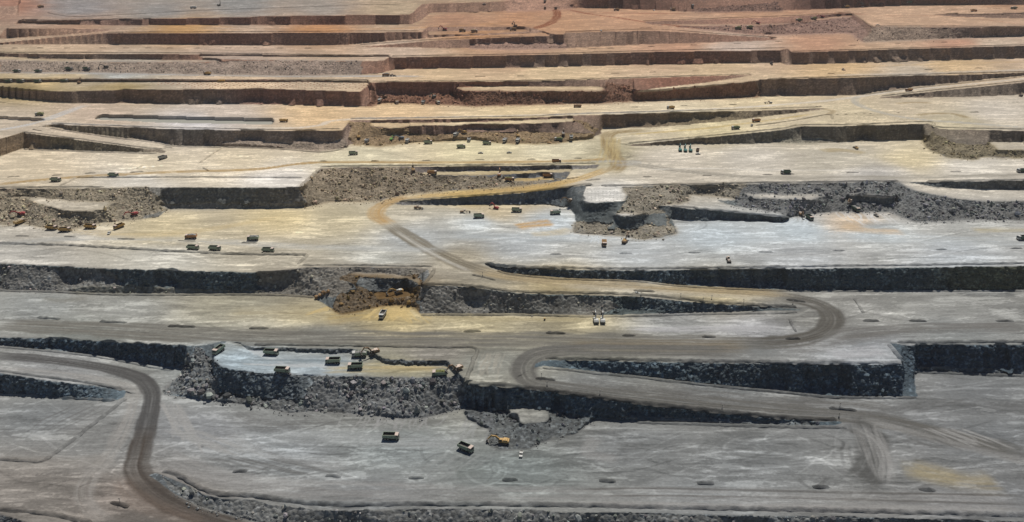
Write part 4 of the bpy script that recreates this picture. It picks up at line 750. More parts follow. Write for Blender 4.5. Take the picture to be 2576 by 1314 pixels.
for b in big[:290]:
    o = bpy.data.objects.new('boulder', soil_mesh('boulder', b[2], ICOF, np.clip(b[3], .02, .8))); col.objects.link(o)
    o.location = Vector(b[1]) + Vector((0, 0, float(b[2][:, 2].max()) * .3))
    tag(o, 'angular block of broken rock ' + ZONES[b[4]], 'boulder', 'boulders ' + ZONES[b[4]])
if rest:
    V_, F_, C_ = [], [], []; off = 0
    for b in rest: V_.append(b[2] + b[1] + [0, 0, .2]); F_.append(ICOF + off); C_.append(np.repeat(b[3][None], 12 if len(b[2]) == 12 else len(b[2]), 0)); off += len(b[2])
    o = bpy.data.objects.new('loose_rock', soil_mesh('loose_rock', np.vstack(V_), np.vstack(F_), np.clip(np.vstack(C_), .01, .8))); col.objects.link(o)
    tag(o, 'smaller angular blocks lying among the boulders', 'rubble', None, 'stuff')

for q, (u, v, sz) in enumerate([(797, 750, 2.2), (806, 746, 1.9), (815, 742, 2.4), (826, 738, 2.0)]):
    o = bpy.data.objects.new('boulder', soil_mesh('boulder', SHAPES[q + 3] * sz, ICOF, np.array((.30, .19, .10)))); col.objects.link(o); o.location = ground(u, v) + Vector((0, 0, .5 * sz))
    tag(o, 'big brown boulder in the short row at the end of the brown dig', 'boulder', 'row of brown boulders')

# ------------------------------------------------------------------ earth berms
def sweep(name, pts, hw, h, seed, dark=0.8, n=None, ends=1.5, step=2.0, tone=None):
    P = spline(pts, 6) if len(pts) > 2 else np.array([pts[0], pts[1]], float)
    # even steps in metres
    gx, gy, gz = sample(XD, P[:, 0], P[:, 1]), sample(YD, P[:, 0], P[:, 1]), sample(ZD_, P[:, 0], P[:, 1])
    s = np.concatenate([[0], np.cumsum(np.hypot(np.diff(gx), np.diff(gy)))]); tot = s[-1]
    m = max(5, int(tot / step)); t = np.linspace(0, tot, m)
    pu, pv = np.interp(t, s, P[:, 0]), np.interp(t, s, P[:, 1])
    cx_, cy_, cz_ = sample(XD, pu, pv), sample(YD, pu, pv), sample(ZD_, pu, pv)
    tx, ty = np.gradient(cx_), np.gradient(cy_); l = np.hypot(tx, ty) + 1e-9; nx, ny = -ty / l, tx / l
    prof = [(-1.15, -.35), (-1, 0), (-.62, .5), (-.2, .95), (.2, 1.0), (.62, .5), (1, 0), (1.15, -.35)]
    fade = np.minimum(1, np.minimum(t, tot - t) / ends + .02) ** .6
    V_ = []
    for j, (a, b) in enumerate(prof):
        ww = hw * (1 + .32 * vnoise(t / 3.1, np.full(m, j * 1.7), None, seed)); hh = h * (1 + .34 * vnoise(t / 2.3, np.full(m, j * .8 + 9), None, seed + 3))
        V_.append(np.stack([cx_ + nx * a * ww * (.6 + .4 * fade), cy_ + ny * a * ww * (.6 + .4 * fade), cz_ + np.where(b > 0, b * hh * fade, b)], 1))
    V_ = np.stack(V_, 1).reshape(-1, 3); K = len(prof)
    F_ = [[i * K + j, (i + 1) * K + j, (i + 1) * K + j + 1, i * K + j + 1] for i in range(m - 1) for j in range(K - 1)]
    base = np.stack([sample(COLR[..., c], pu, pv) for c in range(3)], 1)
    if tone is not None: base = base * .35 + np.array(tone) * .65
    c = np.repeat(base[:, None], K, 1).reshape(-1, 3) * dark * (1 + .18 * vnoise(V_[:, 0] / 1.2, V_[:, 1] / 1.2, V_[:, 2] / .8, seed)[:, None])
    o = bpy.data.objects.new(name, soil_mesh(name, V_, F_, np.clip(c, .02, .8), True)); col.objects.link(o); return o
LONG = [
 ([(410, 1186), (450, 1196), (500, 1225), (560, 1244), (642, 1247), (800, 1268), (1036, 1268), (1319, 1268), (1679, 1276), (2136, 1284), (2600, 1296)], 'edge of the front road', 1.5, 2.3),
 ([(-20, 1154), (95, 1161), (112, 1158), (170, 1118), (240, 1063), (316, 1003)], 'bent low ridge round the square corner floor', 1.0, 1.9),
 ([(-20, 992), (120, 997), (236, 1004), (290, 1006)], 'foot of the short grey slope beside the dark road', .9, 1.6),
 ([(-20, 1281), (110, 1292), (230, 1316)], 'brink of the corner floor by the dark road bend', 1.2, 2.0),
 ([(-20, 930), (105, 948), (236, 965), (316, 979)], 'outer edge of the curving dark ramp', 1.1, 1.8),
 ([(-20, 872), (131, 885), (249, 899), (341, 916), (433, 932)], 'inner edge of the curving dark ramp', .9, 1.7),
 ([(640, 866), (900, 870), (1110, 874), (1196, 876), (1191, 905), (1179, 940), (1168, 962)], 'cracked block beside the loading platform', 1.0, 1.8),
 ([(1372, 901), (1500, 903), (1961, 911), (2264, 913)], 'brink above the long lower ramp', 1.4, 2.2),
 ([(2236, 866), (2252, 886), (2270, 910)], 'short corner brink beside the white dusty floor', 1.2, 2.0),
 ([(2258, 862), (2400, 861), (2600, 860)], 'brink above the dark corner wall', 1.4, 2.2),
 ([(1366, 925), (1495, 939), (1600, 949), (1784, 970), (1961, 987), (2100, 1000), (2306, 1001)], 'inner side of the long lower ramp', 1.0, 1.8),
 ([(1178, 963), (1290, 970), (1377, 980), (1508, 998), (1694, 1022), (1961, 1049), (2104, 1055)], 'outer side of the long lower ramp', 1.5, 2.2),
 ([(1600, 1062), (1750, 1068), (1961, 1074), (2130, 1076)], 'foot of the wedge-shaped wall', 1.0, 1.9),
 ([(2300, 936), (2450, 942), (2600, 948)], 'foot of the dark corner wall', 1.1, 1.9),
 ([(-20, 732), (150, 736), (315, 742), (656, 742), (790, 748)], 'foot of the weathered wall beside the brown dig', 1.0, 1.8),
 ([(1058, 792), (1319, 793), (1521, 798), (1757, 791), (1961, 788), (2005, 785)], 'foot of the slope behind the two white diggers', 1.0, 1.8),
 ([(1066, 715), (1167, 717), (1319, 734), (1600, 742), (1784, 759), (1961, 770), (2004, 773)], 'outer side of the hairpin ramp', 1.4, 2.1),
 ([(1094, 674), (1087, 690), (1068, 714)], 'end of the flat pad above the brown dig', 1.1, 1.9),
 ([(760, 667), (900, 667), (1088, 671)], 'brink above the brown dig', 1.1, 1.9),
 ([(1222, 661), (1250, 667), (1330, 672), (1390, 673), (1574, 676), (1961, 671), (2600, 663)], 'brink above the hairpin ramp', 1.4, 2.1),
 ([(1250, 681), (1285, 690), (1416, 703), (1600, 709), (1731, 722), (1961, 732), (2050, 734)], 'inner side of the hairpin ramp', .9, 1.6),
 ([(2060, 734), (2300, 733), (2600, 733)], 'foot of the ochre-flecked wall', .9, 1.6),
 ([(-20, 612), (200, 619), (390, 630), (480, 634), (620, 640), (774, 641)], 'line between the truck lane and the white strip', 1.6, 2.4),
 ([(774, 642), (760, 655), (750, 665)], 'cross ridge closing the white strip', 1.2, 2.0),
 ([(805, 421), (900, 418), (1319, 414), (1500, 411)], 'brink above the broad blast pile', 1.3, 2.1),
 ([(756, 468), (780, 446), (803, 425)], 'slanting brink at the end of the broad blast pile', 1.2, 2.0),
 ([(-20, 472), (157, 471), (262, 470)], 'brink above the red diggers', 1.1, 1.8),
 ([(194, 447), (400, 446), (560, 446), (676, 447), (762, 448)], 'ridge along the pale strip below the yellow track', 1.2, 2.0),
 ([(150, 468), (172, 458), (194, 447)], 'slanting end of the pale strip', 1.1, 1.8),
 ([(1005, 506), (1089, 499), (1319, 482), (1488, 462)], 'outer side of the yellow ramp', 1.2, 1.9),
 ([(1512, 466), (1560, 467), (1700, 464), (1900, 460), (2262, 456)], 'brink behind the white drilled block', 1.3, 2.1),
 ([(2330, 457), (2450, 454), (2600, 451)], 'brink above the descending grey road', 1.2, 2.0),
 ([(1690, 518), (1800, 528), (1982, 546)], 'outer side of the pale sloping ledge', 1.2, 1.8),
 ([(56, 331), (210, 351), (341, 369), (411, 375)], 'outer side of the pale ramp by the grey truck', 1.1, 1.9),
 ([(126, 323), (262, 344), (394, 360), (446, 369), (676, 374), (808, 383), (866, 374)], 'foot of the long brown wall', 1.0, 1.8),
 ([(129, 310), (394, 320), (676, 326), (857, 325)], 'brink above the long brown wall', 1.2, 2.0),
 ([(881, 299), (1319, 293), (1442, 287), (1961, 273), (2068, 268)], 'brink above the ochre dig', 1.2, 2.0),
 ([(1580, 361), (1784, 342), (1961, 324), (2015, 315), (2162, 313), (2336, 307), (2368, 321), (2600, 326)], 'brink above the parked teal diggers', 1.3, 2.1),
 ([(1900, 317), (2000, 303), (2083, 289), (2094, 300)], 'ridge dividing the two lanes of the wide ramp', 1.2, 1.9),
 ([(60, 376), (210, 382), (396, 387)], 'foot of the wedge wall under the pale ramp', 1.0, 1.7),
 ([(2217, 242), (2372, 225), (2600, 202)], 'outer side of the high grey ramp', 1.3, 2.0),
 ([(2175, 239), (2294, 223), (2600, 191)], 'inner side of the high grey ramp', 1.1, 1.8),
 ([(1930, 199), (2162, 192), (2600, 180)], 'brink above the high grey ramp', 1.3, 2.1),
 ([(936, 205), (1319, 203), (1610, 195), (1890, 187)], 'brink above the red-brown blast pile', 1.2, 2.0),
 ([(-20, 199), (200, 200), (400, 201), (600, 203), (800, 201), (925, 205)], 'ridge behind the drilled orange block', 1.3, 2.2),
 ([(985, 142), (1319, 136), (1679, 127), (1977, 121)], 'brink above the long dark grey wall', 1.2, 2.0),
 ([(1992, 130), (2294, 121), (2600, 112)], 'brink above the dark grey wall beyond the bright notch', 1.2, 2.0),
 ([(-20, 132), (499, 134), (940, 140)], 'brink below the row of short ridges', 1.2, 2.0),
 ([(270, 82), (676, 80), (1055, 78)], 'brink below the orange road', 1.2, 2.0),
 ([(1421, 81), (1634, 74), (1800, 85), (1955, 95)], 'brink beside the red-streaked road', 1.2, 2.0),
 ([(1616, 53), (1961, 41), (2140, 31)], 'brink above the high red diggers', 1.2, 2.0),
 ([(2145, 34), (2196, 67)], 'slanting brink beside the high red diggers', 1.2, 2.0),
 ([(2200, 66), (2600, 67)], 'brink above the pale high slope', 1.2, 2.0),
 ([(905, 113), (1115, 99), (1319, 91)], 'outer side of the high narrow ramp', 1.1, 1.8),
 ([(2350, 38), (2480, 37), (2600, 33)], 'ridge on the highest pink floor', 1.1, 1.9),
 ([(60, 47), (87, 53), (381, 46)], 'brink of the grey plateau', 1.1, 1.9),
 ([(120, 32), (180, 42), (300, 38), (500, 27), (650, 22), (900, 13), (1010, 11)], 'thin line across the grey plateau', .9, 1.9),
 ([(564, 369), (530, 391), (503, 409)], 'slanting ridge on the cream floor', 1.0, 1.6),
 ([(2149, 752), (2160, 768), (2172, 788)], 'straight ridge inside the hairpin bend', .9, 1.3),
 ([(1986, 803), (1994, 820), (2003, 836)], 'bent ridge by the hairpin turn', .9, 1.3),
]
for i, (p, txt, h, hw) in enumerate(LONG):
    o = sweep('earth_berm', p, hw * .82, h * .9, 200 + i, .80, step=1.1 if min(q[1] for q in p) > 600 else 2.0)
    tag(o, 'long low earth ridge: ' + txt, 'berm', 'long safety berms')
DASH = [(604,1186,36,0),(839,1198,39,3),(1047,1203,39,0),(1283,1207,39,0),(1528,1210,42,2),(1775,1216,43,0),(2065,1225,42,-1),(2332,1232,42,2),(302,1270,46,12),(2120,1030,70,6)]
D2 = [(123,801,58,4),(285,810,68,3),(457,821,68,3),(651,826,50,0),(1188,834,45,0),(1217,698,60,14),(1398,839,50,2),(1582,845,34,0),(1784,848,35,0),(1621,733,55,3),(1372,954,50,4),(2002,757,50,7),(1994,853,38,0),(2191,808,42,0),(2309,808,45,0),(2528,808,45,0)]
D3 = [(56,594,35,1),(176,596,30,0),(318,601,45,1),(470,606,45,1),(627,611,40,1),(1398,640,30,0),(1574,638,32,0),(1747,636,32,0),(1926,634,36,0),(2110,631,32,0),(2368,628,28,0),(2556,625,32,0)]
D4 = [(34,445,32,-2),(144,441,28,-2),(228,436,30,-1),(344,433,36,-2),(423,371,25,2),(352,420,16,-10),(518,426,14,9),(94,328,25,5),(814,406,20,0),(943,406,22,0),(1073,404,22,0),(1207,402,24,0),(824,382,11,0),(1337,401,22,0),(1454,399,20,0),(1629,445,24,0),(1779,442,24,0),(1492,453,38,-4),(1931,440,26,0),(1985,438,28,0),(2145,435,32,0),(2404,432,28,0)]
D5 = [(1597,270,18,0),(1721,267,20,0),(1844,264,20,0),(2451,283,25,0),(2106,289,9,0),(2128,288,9,0),(2153,287,9,0),(2174,286,9,0),(2190,287,9,0),(2259,284,9,0)]
D6 = [(1310,192,20,0),(1548,185,22,0),(1642,182,18,0),(1750,179,18,0),(1208,193,28,0),(2336,176,22,0),(2462,172,20,0),(2091,186,20,0)]
D7 = [(x,121.5,18,0) for x in (37,102,169,259,318,373,428,495,574,646,705,775)] + [(1490,124,22,0),(1536,122,18,0),(1639,118,20,0),(1746,114,20,0),(1855,110,20,0),(1959,105,20,0),(2144,115,20,0),(2258,110,16,0),(2375,107,16,0),(2493,102,15,0)]
D8 = [(1319,85,28,-3),(1624,71,32,0),(2401,26,18,0),(2506,22,22,0)]
k = 0
for lst, where in ((DASH, 'along the front floor'), (D2, 'on the bench with the hairpin road'), (D3, 'along the wide blue-grey floor'), (D4, 'on the broad cream floor'), (D5, 'on the tan floor above the ochre dig'), (D6, 'on the tan road strip'), (D7, 'in the line of dashes on the pink floor'), (D8, 'on the red floor')):
    for (u, v, ln, dv) in lst:
        d = sweep('windrow', [(u - ln / 2, v - dv / 2), (u, v), (u + ln / 2, v + dv / 2)], 1.5 if v > 700 else 1.3, 1.1 if v > 700 else (.85 if ln > 12 else .75), 300 + k, .62 if v > 700 else .72, ends=1.6, step=.9); k += 1
        tag(d, 'short straight heap of dark earth ' + where, 'windrow', 'short heaps ' + where)
# drill cuttings on the two charged blocks
def cones(where, spots, rgb, h):
    V_, F_, C_ = [], [], []; off = 0; r = random.Random(9)
    for (u, v) in spots:
        g = ground(u, v); n = 7; hh = h * r.uniform(.7, 1.3); rr = hh * 1.9
        V_ += [(g.x + rr * math.cos(i * 6.283 / n) * r.uniform(.8, 1.2), g.y + rr * math.sin(i * 6.283 / n), g.z - .1) for i in range(n)] + [(g.x, g.y, g.z + hh)]
        F_ += [(off + i, off + (i + 1) % n, off + n) for i in range(n)]; t = r.uniform(.8, 1.2); C_ += [[c * t for c in rgb]] * (n + 1); off += n + 1
    o = bpy.data.objects.new('drill_cuttings', soil_mesh('drill_cuttings', V_, F_, np.array(C_))); col.objects.link(o)
    tag(o, where, 'drill cuttings', None, 'stuff')
r9 = random.Random(4)
cones('rows of small reddish drill heaps on the orange block', [(400 + i * 15 + (j % 2) * 7 + r9.uniform(-2, 2), 208 + j * 2.9 + r9.uniform(-.5, .5)) for i in range(35) for j in range(6) if not (i < 4 and j > 2)], (.38, .22, .15), .75)
cones('rows of small grey drill heaps on the white block', [(1478 + i * 9.5 + r9.uniform(-2, 2), 476 + j * 5.5 + r9.uniform(-1, 1)) for i in range(10) for j in range(6)], (.50, .49, .45), .4)

# ------------------------------------------------------------------ vehicles
class MB:
    def __init__(s): s.v = []; s.f = []
    def box(s, x0, x1, y0, y1, z0, z1, tx=0, ty=0):      # tx/ty: taper of the top
        b = len(s.v)
        s.v += [(x0, y0, z0), (x1, y0, z0), (x1, y1, z0), (x0, y1, z0), (x0 + tx, y0 + ty, z1), (x1 - tx, y0 + ty, z1), (x1 - tx, y1 - ty, z1), (x0 + tx, y1 - ty, z1)]
        s.f += [(b, b + 3, b + 2, b + 1), (b + 4, b + 5, b + 6, b + 7), (b, b + 1, b + 5, b + 4), (b + 1, b + 2, b + 6, b + 5), (b + 2, b + 3, b + 7, b + 6), (b + 3, b, b + 4, b + 7)]; return s
    def prism(s, prof, y0, y1):                           # outline in x,z pulled across y
        b = len(s.v); n = len(prof)
        s.v += [(x, y0, z) for x, z in prof] + [(x, y1, z) for x, z in prof]
        s.f += [tuple(range(b, b + n)), tuple(range(b + 2 * n - 1, b + n - 1, -1))] + [(b + i, b + n + i, b + n + (i + 1) % n, b + (i + 1) % n) for i in range(n)]; return s
    def cyl(s, c, r, h, axis='y', n=12, r2=None):
        b = len(s.v); r2 = r if r2 is None else r2
        for k, (q, rr) in enumerate(((-h / 2, r), (h / 2, r2))):
            for i in range(n):
                a = 6.28318 * i / n; p, w_ = rr * math.cos(a), rr * math.sin(a)
                s.v.append({'y': (c[0] + p, c[1] + q, c[2] + w_), 'x': (c[0] + q, c[1] + p, c[2] + w_), 'z': (c[0] + p, c[1] + w_, c[2] + q)}[axis])
        s.f += [tuple(range(b, b + n)), tuple(range(b + 2 * n - 1, b + n - 1, -1))] + [(b + i, b + n + i, b + n + (i + 1) % n, b + (i + 1) % n) for i in range(n)]; return s
    def bar(s, p, q, w1, w2, d1=None, d2=None):           # tapered square bar in the x-z plane (widths across y, depths across)
        d1 = d1 or w1; d2 = d2 or w2; b = len(s.v); P, Q = Vector(p), Vector(q); t = (Q - P).normalized(); n = Vector((-t.z, 0, t.x))
        for c, w_, d in ((P, w1, d1), (Q, w2, d2)):
            for sy, sn in ((-1, -1), (1, -1), (1, 1), (-1, 1)): s.v.append(tuple(c + Vector((0, sy * w_ / 2, 0)) + n * sn * d / 2))
        s.f += [(b, b + 1, b + 2, b + 3), (b + 7, b + 6, b + 5, b + 4)] + [(b + i, b + 4 + i, b + 4 + (i + 1) % 4, b + (i + 1) % 4) for i in range(4)]; return s
    def mesh(s, name, m, bev=0.0):
        bm = bmesh.new(); vs_ = [bm.verts.new(p) for p in s.v]
        for f in s.f:
            try: bm.faces.new([vs_[i] for i in f])
            except ValueError: pass
        bmesh.ops.recalc_face_normals(bm, faces=bm.faces)
        if bev: bmesh.ops.bevel(bm, geom=bm.edges[:], offset=bev, segments=1, affect='EDGES', clamp_overlap=True)
        me = bpy.data.meshes.new(name); bm.to_mesh(me); bm.free(); me.materials.append(m); return me
PAINT = {'green': (.27, .34, .24), 'dark_green': (.05, .12, .08), 'olive': (.20, .22, .10), 'yellow': (.50, .30, .08), 'orange': (.44, .20, .06), 'white': (.50, .50, .47), 'brown': (.23, .13, .06), 'grey': (.32, .33, .31), 'red': (.42, .03, .04),
         'teal': (.03, .22, .20), 'lime': (.15, .42, .06), 'steel_blue': (.16, .21, .26), 'cream': (.62, .50, .40), 'black': (.03, .03, .035)}
def paint(c): return mat('paint_' + c, PAINT[c], .5, spec=.3, var=.18, scale=1.1, dust=.25)
TYRE = mat('tyre_rubber', (.02, .02, .02), .9, var=.3, dust=.15); RIM = mat('wheel_rim', (.35, .33, .3), .6, var=.2, dust=.2)
GLASS = mat('dark_glass', (.02, .025, .03), .08, spec=.6, var=.1); STEEL = mat('worn_steel', (.10, .095, .09), .55, metal=.4, var=.3, dust=.15)
INNER = mat('bed_shade', (.06, .055, .05), .8, var=.35, dust=.1); CANOPY = mat('dusty_canopy', (.52, .42, .36), .8, var=.12); CHROME = mat('lamp_glass', (.75, .72, .62), .2, var=.05)  # INNER: shade inside open beds put into a dark colour
LOADM = GROUND
CACHE = {}
def mesh_of(key, fn):
    if key not in CACHE: CACHE[key] = fn()
    return CACHE[key]
def load_mesh(L0, L1, W, z0, h, rgb, seed):
    r = np.random.RandomState(seed); nx, ny = 12, 7; V_ = []; 
    for i in range(nx):
        for j in range(ny):
            a, b = i / (nx - 1), j / (ny - 1); e = math.sin(math.pi * a) ** .5 * math.sin(math.pi * b) ** .6 if 0 < a < 1 and 0 < b < 1 else 0
            V_.append((L0 + (L1 - L0) * a, -W + 2 * W * b, z0 + h * e * r.uniform(.6, 1.25)))
    F_ = [(i * ny + j, (i + 1) * ny + j, (i + 1) * ny + j + 1, i * ny + j + 1) for i in range(nx - 1) for j in range(ny - 1)]
    return soil_mesh('load', V_, F_, np.array(rgb) * r.uniform(.7, 1.3, (len(V_), 1)))
def wheels(parts, xs, yw, r, wdt, tag_):
    for x in xs:
        for s in (-1, 1):
            t = mesh_of(('tyre', r, wdt), lambda: MB().cyl((0, 0, 0), r, wdt, 'y', 16).mesh('tyre', TYRE, r * .08))
            h = mesh_of(('rim', r, wdt), lambda: MB().cyl((0, 0, 0), r * .55, wdt * 1.04, 'y', 10).mesh('rim', RIM))
            parts.append(('wheel', t, (x, s * yw, r), [('rim', h)]))
LC = {'grey': (.30, .29, .27), 'tan': (.42, .33, .20), 'brown': (.30, .19, .09), 'olive': (.22, .22, .09)}
def truck(body, cab=None, load=None, canopy=True):
    cab = cab or body; P = []
    B, C = paint(body), paint(cab)
    P.append(('chassis', mesh_of('chassis', lambda: MB().box(-4.1, 4.2, -.55, .55, .75, 1.2).box(-3.6, -.4, -1.0, 1.0, .5, .85).box(.1, 1.5, -1.35, -.6, .6, 1.2).box(.1, 1.5, .6, 1.35, .6, 1.2).box(4.15, 4.45, -1.45, 1.45, .5, 1.0).mesh('chassis', STEEL)), None, []))
    cabm = mesh_of(('cab', cab), lambda: MB().prism([(2.55, 1.0), (4.4, 1.0), (4.45, 1.9), (4.05, 3.15), (2.55, 3.2)], -1.38, 1.38).mesh('cab', C, .06))
    P.append(('cab', cabm, None, [('windscreen', mesh_of('wscr', lambda: MB().prism([(4.44, 2.02), (4.47, 2.02), (4.13, 3.02), (4.10, 3.02)], -1.2, 1.2).mesh('windscreen', GLASS))),
        ('side_window', mesh_of('sw1', lambda: MB().prism([(2.95, 2.1), (4.15, 2.1), (3.95, 2.95), (2.95, 2.95)], -1.41, -1.385).mesh('side_window', GLASS))),
        ('side_window', mesh_of('sw2', lambda: MB().prism([(2.95, 2.1), (4.15, 2.1), (3.95, 2.95), (2.95, 2.95)], 1.385, 1.41).mesh('side_window', GLASS))),
        ('headlamp', mesh_of('hl1', lambda: MB().box(4.44, 4.5, -1.3, -.95, 1.1, 1.35).mesh('headlamp', CHROME))), ('headlamp', mesh_of('hl2', lambda: MB().box(4.44, 4.5, .95, 1.3, 1.1, 1.35).mesh('headlamp', CHROME))),
        ('mirror', mesh_of('mr1', lambda: MB().box(4.2, 4.3, -1.75, -1.5, 2.2, 2.9).mesh('mirror', STEEL))), ('mirror', mesh_of('mr2', lambda: MB().box(4.2, 4.3, 1.5, 1.75, 2.2, 2.9).mesh('mirror', STEEL)))]))
    def bed():
        m = MB(); W = 1.68
        m.prism([(-4.35, 1.75), (2.2, 1.25), (2.3, 1.45), (-4.5, 1.95)], -1.55, 1.55)                     # floor
        for s in (-1, 1): m.prism([(-4.55, 1.85), (2.35, 1.3), (2.45, 3.5), (-4.35, 3.4)], *sorted((s * W, s * (W - .14))))
        m.prism([(2.25, 1.3), (2.42, 1.3), (2.5, 3.55), (2.33, 3.55)], -W, W)                             # headboard
        m.prism([(-4.62, 1.9), (-4.48, 1.9), (-4.28, 3.3), (-4.42, 3.3)], -W, W)                          # tailgate
        return m.mesh('dump_bed', B)
    def ribs():
        m = MB(); W = 1.68
        for s in (-1, 1):
            for k in range(8): x = -4.0 + k * .86; m.box(x, x + .14, *sorted((s * W, s * (W + .1))), 1.75, 3.42)
            m.box(-4.5, 2.45, *sorted((s * (W - .03), s * (W + .13))), 3.42, 3.56)
        return m.mesh('bed_rib', B)
    sub = [('bed_rib', mesh_of(('ribs', body), ribs)), ('bed_shade', mesh_of('inner_shade', lambda: MB().box(-4.3, 2.28, -1.52, 1.52, 1.98, 2.04).prism([(2.18, 2.0), (2.22, 2.0), (2.31, 3.4), (2.27, 3.4)], -1.5, 1.5).box(-4.3, 2.3, -1.535, -1.5, 2.0, 3.35).box(-4.3, 2.3, 1.5, 1.535, 2.0, 3.35).mesh('bed_shade', INNER)))]  # thin inner faces coloured dark for the shade inside the bed
    if load: sub.append(('load', mesh_of(('load', load), lambda: load_mesh(-4.2, 2.25, 1.5, 3.1, 1.15, LC[load], 3))))
    P.append(('dump_bed', mesh_of(('bed', body), bed), None, sub))
    if canopy: P.append(('cab_guard', mesh_of(('guard', cab), lambda: MB().prism([(2.3, 3.5), (4.15, 3.42), (4.15, 3.52), (2.3, 3.62)], -1.6, 1.6).mesh('cab_guard', CANOPY if cab != 'white' else paint('white'))), None, []))
    wheels(P, (3.3,), 1.2, .68, .5, 't'); wheels(P, (-1.5, -3.0), 1.15, .68, .85, 't')
    return P
def tanker(body):
    P = [q for q in truck(body, body, None, False) if q[0] != 'dump_bed']
    P.append(('tank', mesh_of(('tank', body), lambda: MB().prism([(-4.4, 1.3), (2.3, 1.3), (2.3, 3.2), (2.0, 3.45), (-4.1, 3.45), (-4.4, 3.2)], -1.5, 1.5).mesh('tank', paint(body), .12)), None,
        [('hatch', mesh_of('hatch', lambda: MB().cyl((-2.6, 0, 3.5), .4, .25, 'z').cyl((.6, 0, 3.5), .4, .25, 'z').mesh('hatch', STEEL)))]))
    return P
def digger(body, pose=0, roof=None):
    B = paint(body); R = paint(roof or body); P = []
    for s in (-1, 1):
        tr = mesh_of(('track', s), lambda: MB().prism([(-2.6, .35), (-2.2, .02), (2.2, .02), (2.6, .35), (2.6, .75), (2.2, 1.05), (-2.2, 1.05), (-2.6, .75)], *sorted((s * 1.05, s * 1.75))).mesh('track', STEEL, .05)); P.append(('track', tr, None, []))
    P.append(('undercarriage', mesh_of('under', lambda: MB().box(-1.2, 1.2, -1.06, 1.06, .4, 1.0).cyl((0, 0, 1.15), .9, .35, 'z').mesh('undercarriage', STEEL)), None, []))
    P.append(('engine_house', mesh_of(('house', body), lambda: MB().box(-3.0, 1.6, -1.6, 1.6, 1.3, 2.35).box(-2.9, -.3, -1.5, 1.5, 2.35, 2.85, .15, .15).mesh('engine_house', B, .07)), None,
        [('exhaust', mesh_of('exh', lambda: MB().cyl((-1.6, .8, 3.0), .12, .6, 'z').mesh('exhaust', STEEL))), ('roof_panel', mesh_of(('rp', roof or body), lambda: MB().box(-2.7, -.5, -1.35, 1.35, 2.85, 2.93).mesh('roof_panel', R)))]))
    P.append(('counterweight', mesh_of(('cw', body), lambda: MB().prism([(-3.75, 1.45), (-2.95, 1.3), (-2.95, 2.65), (-3.6, 2.55)], -1.6, 1.6).mesh('counterweight', B if body != 'white' else paint('grey'), .1)), None, []))
    P.append(('cab', mesh_of(('ecab', roof or body), lambda: MB().prism([(-.2, 1.35), (1.75, 1.35), (1.85, 2.1), (1.45, 3.35), (-.15, 3.4)], .5, 1.6).mesh('cab', R, .06)), None,
        [('window', mesh_of('ew1', lambda: MB().prism([(1.83, 2.1), (1.88, 2.1), (1.5, 3.25), (1.46, 3.25)], .6, 1.5).mesh('window', GLASS))), ('window', mesh_of('ew2', lambda: MB().prism([(.2, 2.2), (1.6, 2.2), (1.35, 3.2), (.2, 3.2)], 1.6, 1.63).mesh('window', GLASS)))]))
    A = {0: [(.9, 2.0), (3.4, 5.0), (5.8, 5.6), (8.0, 2.9), (8.0, 1.2)], 1: [(.9, 2.0), (3.0, 5.6), (5.2, 6.6), (7.4, 3.6), (7.0, 2.0)], 2: [(.9, 2.0), (3.8, 4.2), (6.2, 4.3), (8.2, 1.8), (7.8, .5)]}[pose]
    def boom(): return MB().bar((A[0][0], 0, A[0][1]), (A[1][0], 0, A[1][1]), .6, .6, .7, 1.0).bar((A[1][0], 0, A[1][1]), (A[2][0], 0, A[2][1]), .58, .5, .95, .5).mesh('boom', B)
    def stick(): return MB().bar((A[2][0] - .5, 0, A[2][1] + .35), (A[3][0], 0, A[3][1]), .45, .38, .8, .4).mesh('stick', B)
    def bucket():
        x, z = A[3]; return MB().prism([(x - .3, z + .3), (x + .5, z + .2), (x + .7, z - .9), (x + .1, z - 1.7), (x - .9, z - 1.5), (x - .2, z - 1.2), (x + .1, z - .6)], -.95, .95).mesh('bucket', STEEL)
    def ram(): return MB().bar((1.4, .3, 1.7), (A[1][0], .3, A[1][1] - .1), .22, .22).bar((1.4, -.3, 1.7), (A[1][0], -.3, A[1][1] - .1), .22, .22).mesh('hydraulic_ram', STEEL)
    P += [('boom', mesh_of(('boom', body, pose), boom), None, [('hydraulic_ram', mesh_of(('ram', pose), ram))]), ('stick', mesh_of(('stick', body, pose), stick), None, []), ('bucket', mesh_of(('bucket', pose), bucket), None, [])]
    return P
def pickup(c):
    P = [('body', mesh_of(('pu', c), lambda: MB().prism([(-2.6, .5), (2.6, .5), (2.65, .95), (2.5, 1.1), (1.2, 1.2), (.5, 1.78), (-.9, 1.8), (-1.1, 1.15), (-2.6, 1.15)], -.92, .92).mesh('body', paint(c), .06)), None,
        [('windscreen', mesh_of('puw', lambda: MB().prism([(1.19, 1.23), (1.22, 1.24), (.56, 1.76), (.52, 1.75)], -.8, .8).mesh('windscreen', GLASS))), ('window', mesh_of('pus', lambda: MB().prism([(-.8, 1.25), (.95, 1.25), (.45, 1.7), (-.75, 1.7)], -.94, .94).mesh('window', GLASS)))]),
        ('load_bed', mesh_of('pub', lambda: MB().box(-2.5, -1.15, -.75, .75, 1.12, 1.17).mesh('load_bed', INNER)), None, [])]
    wheels(P, (1.65, -1.6), .82, .38, .26, 'p'); return P
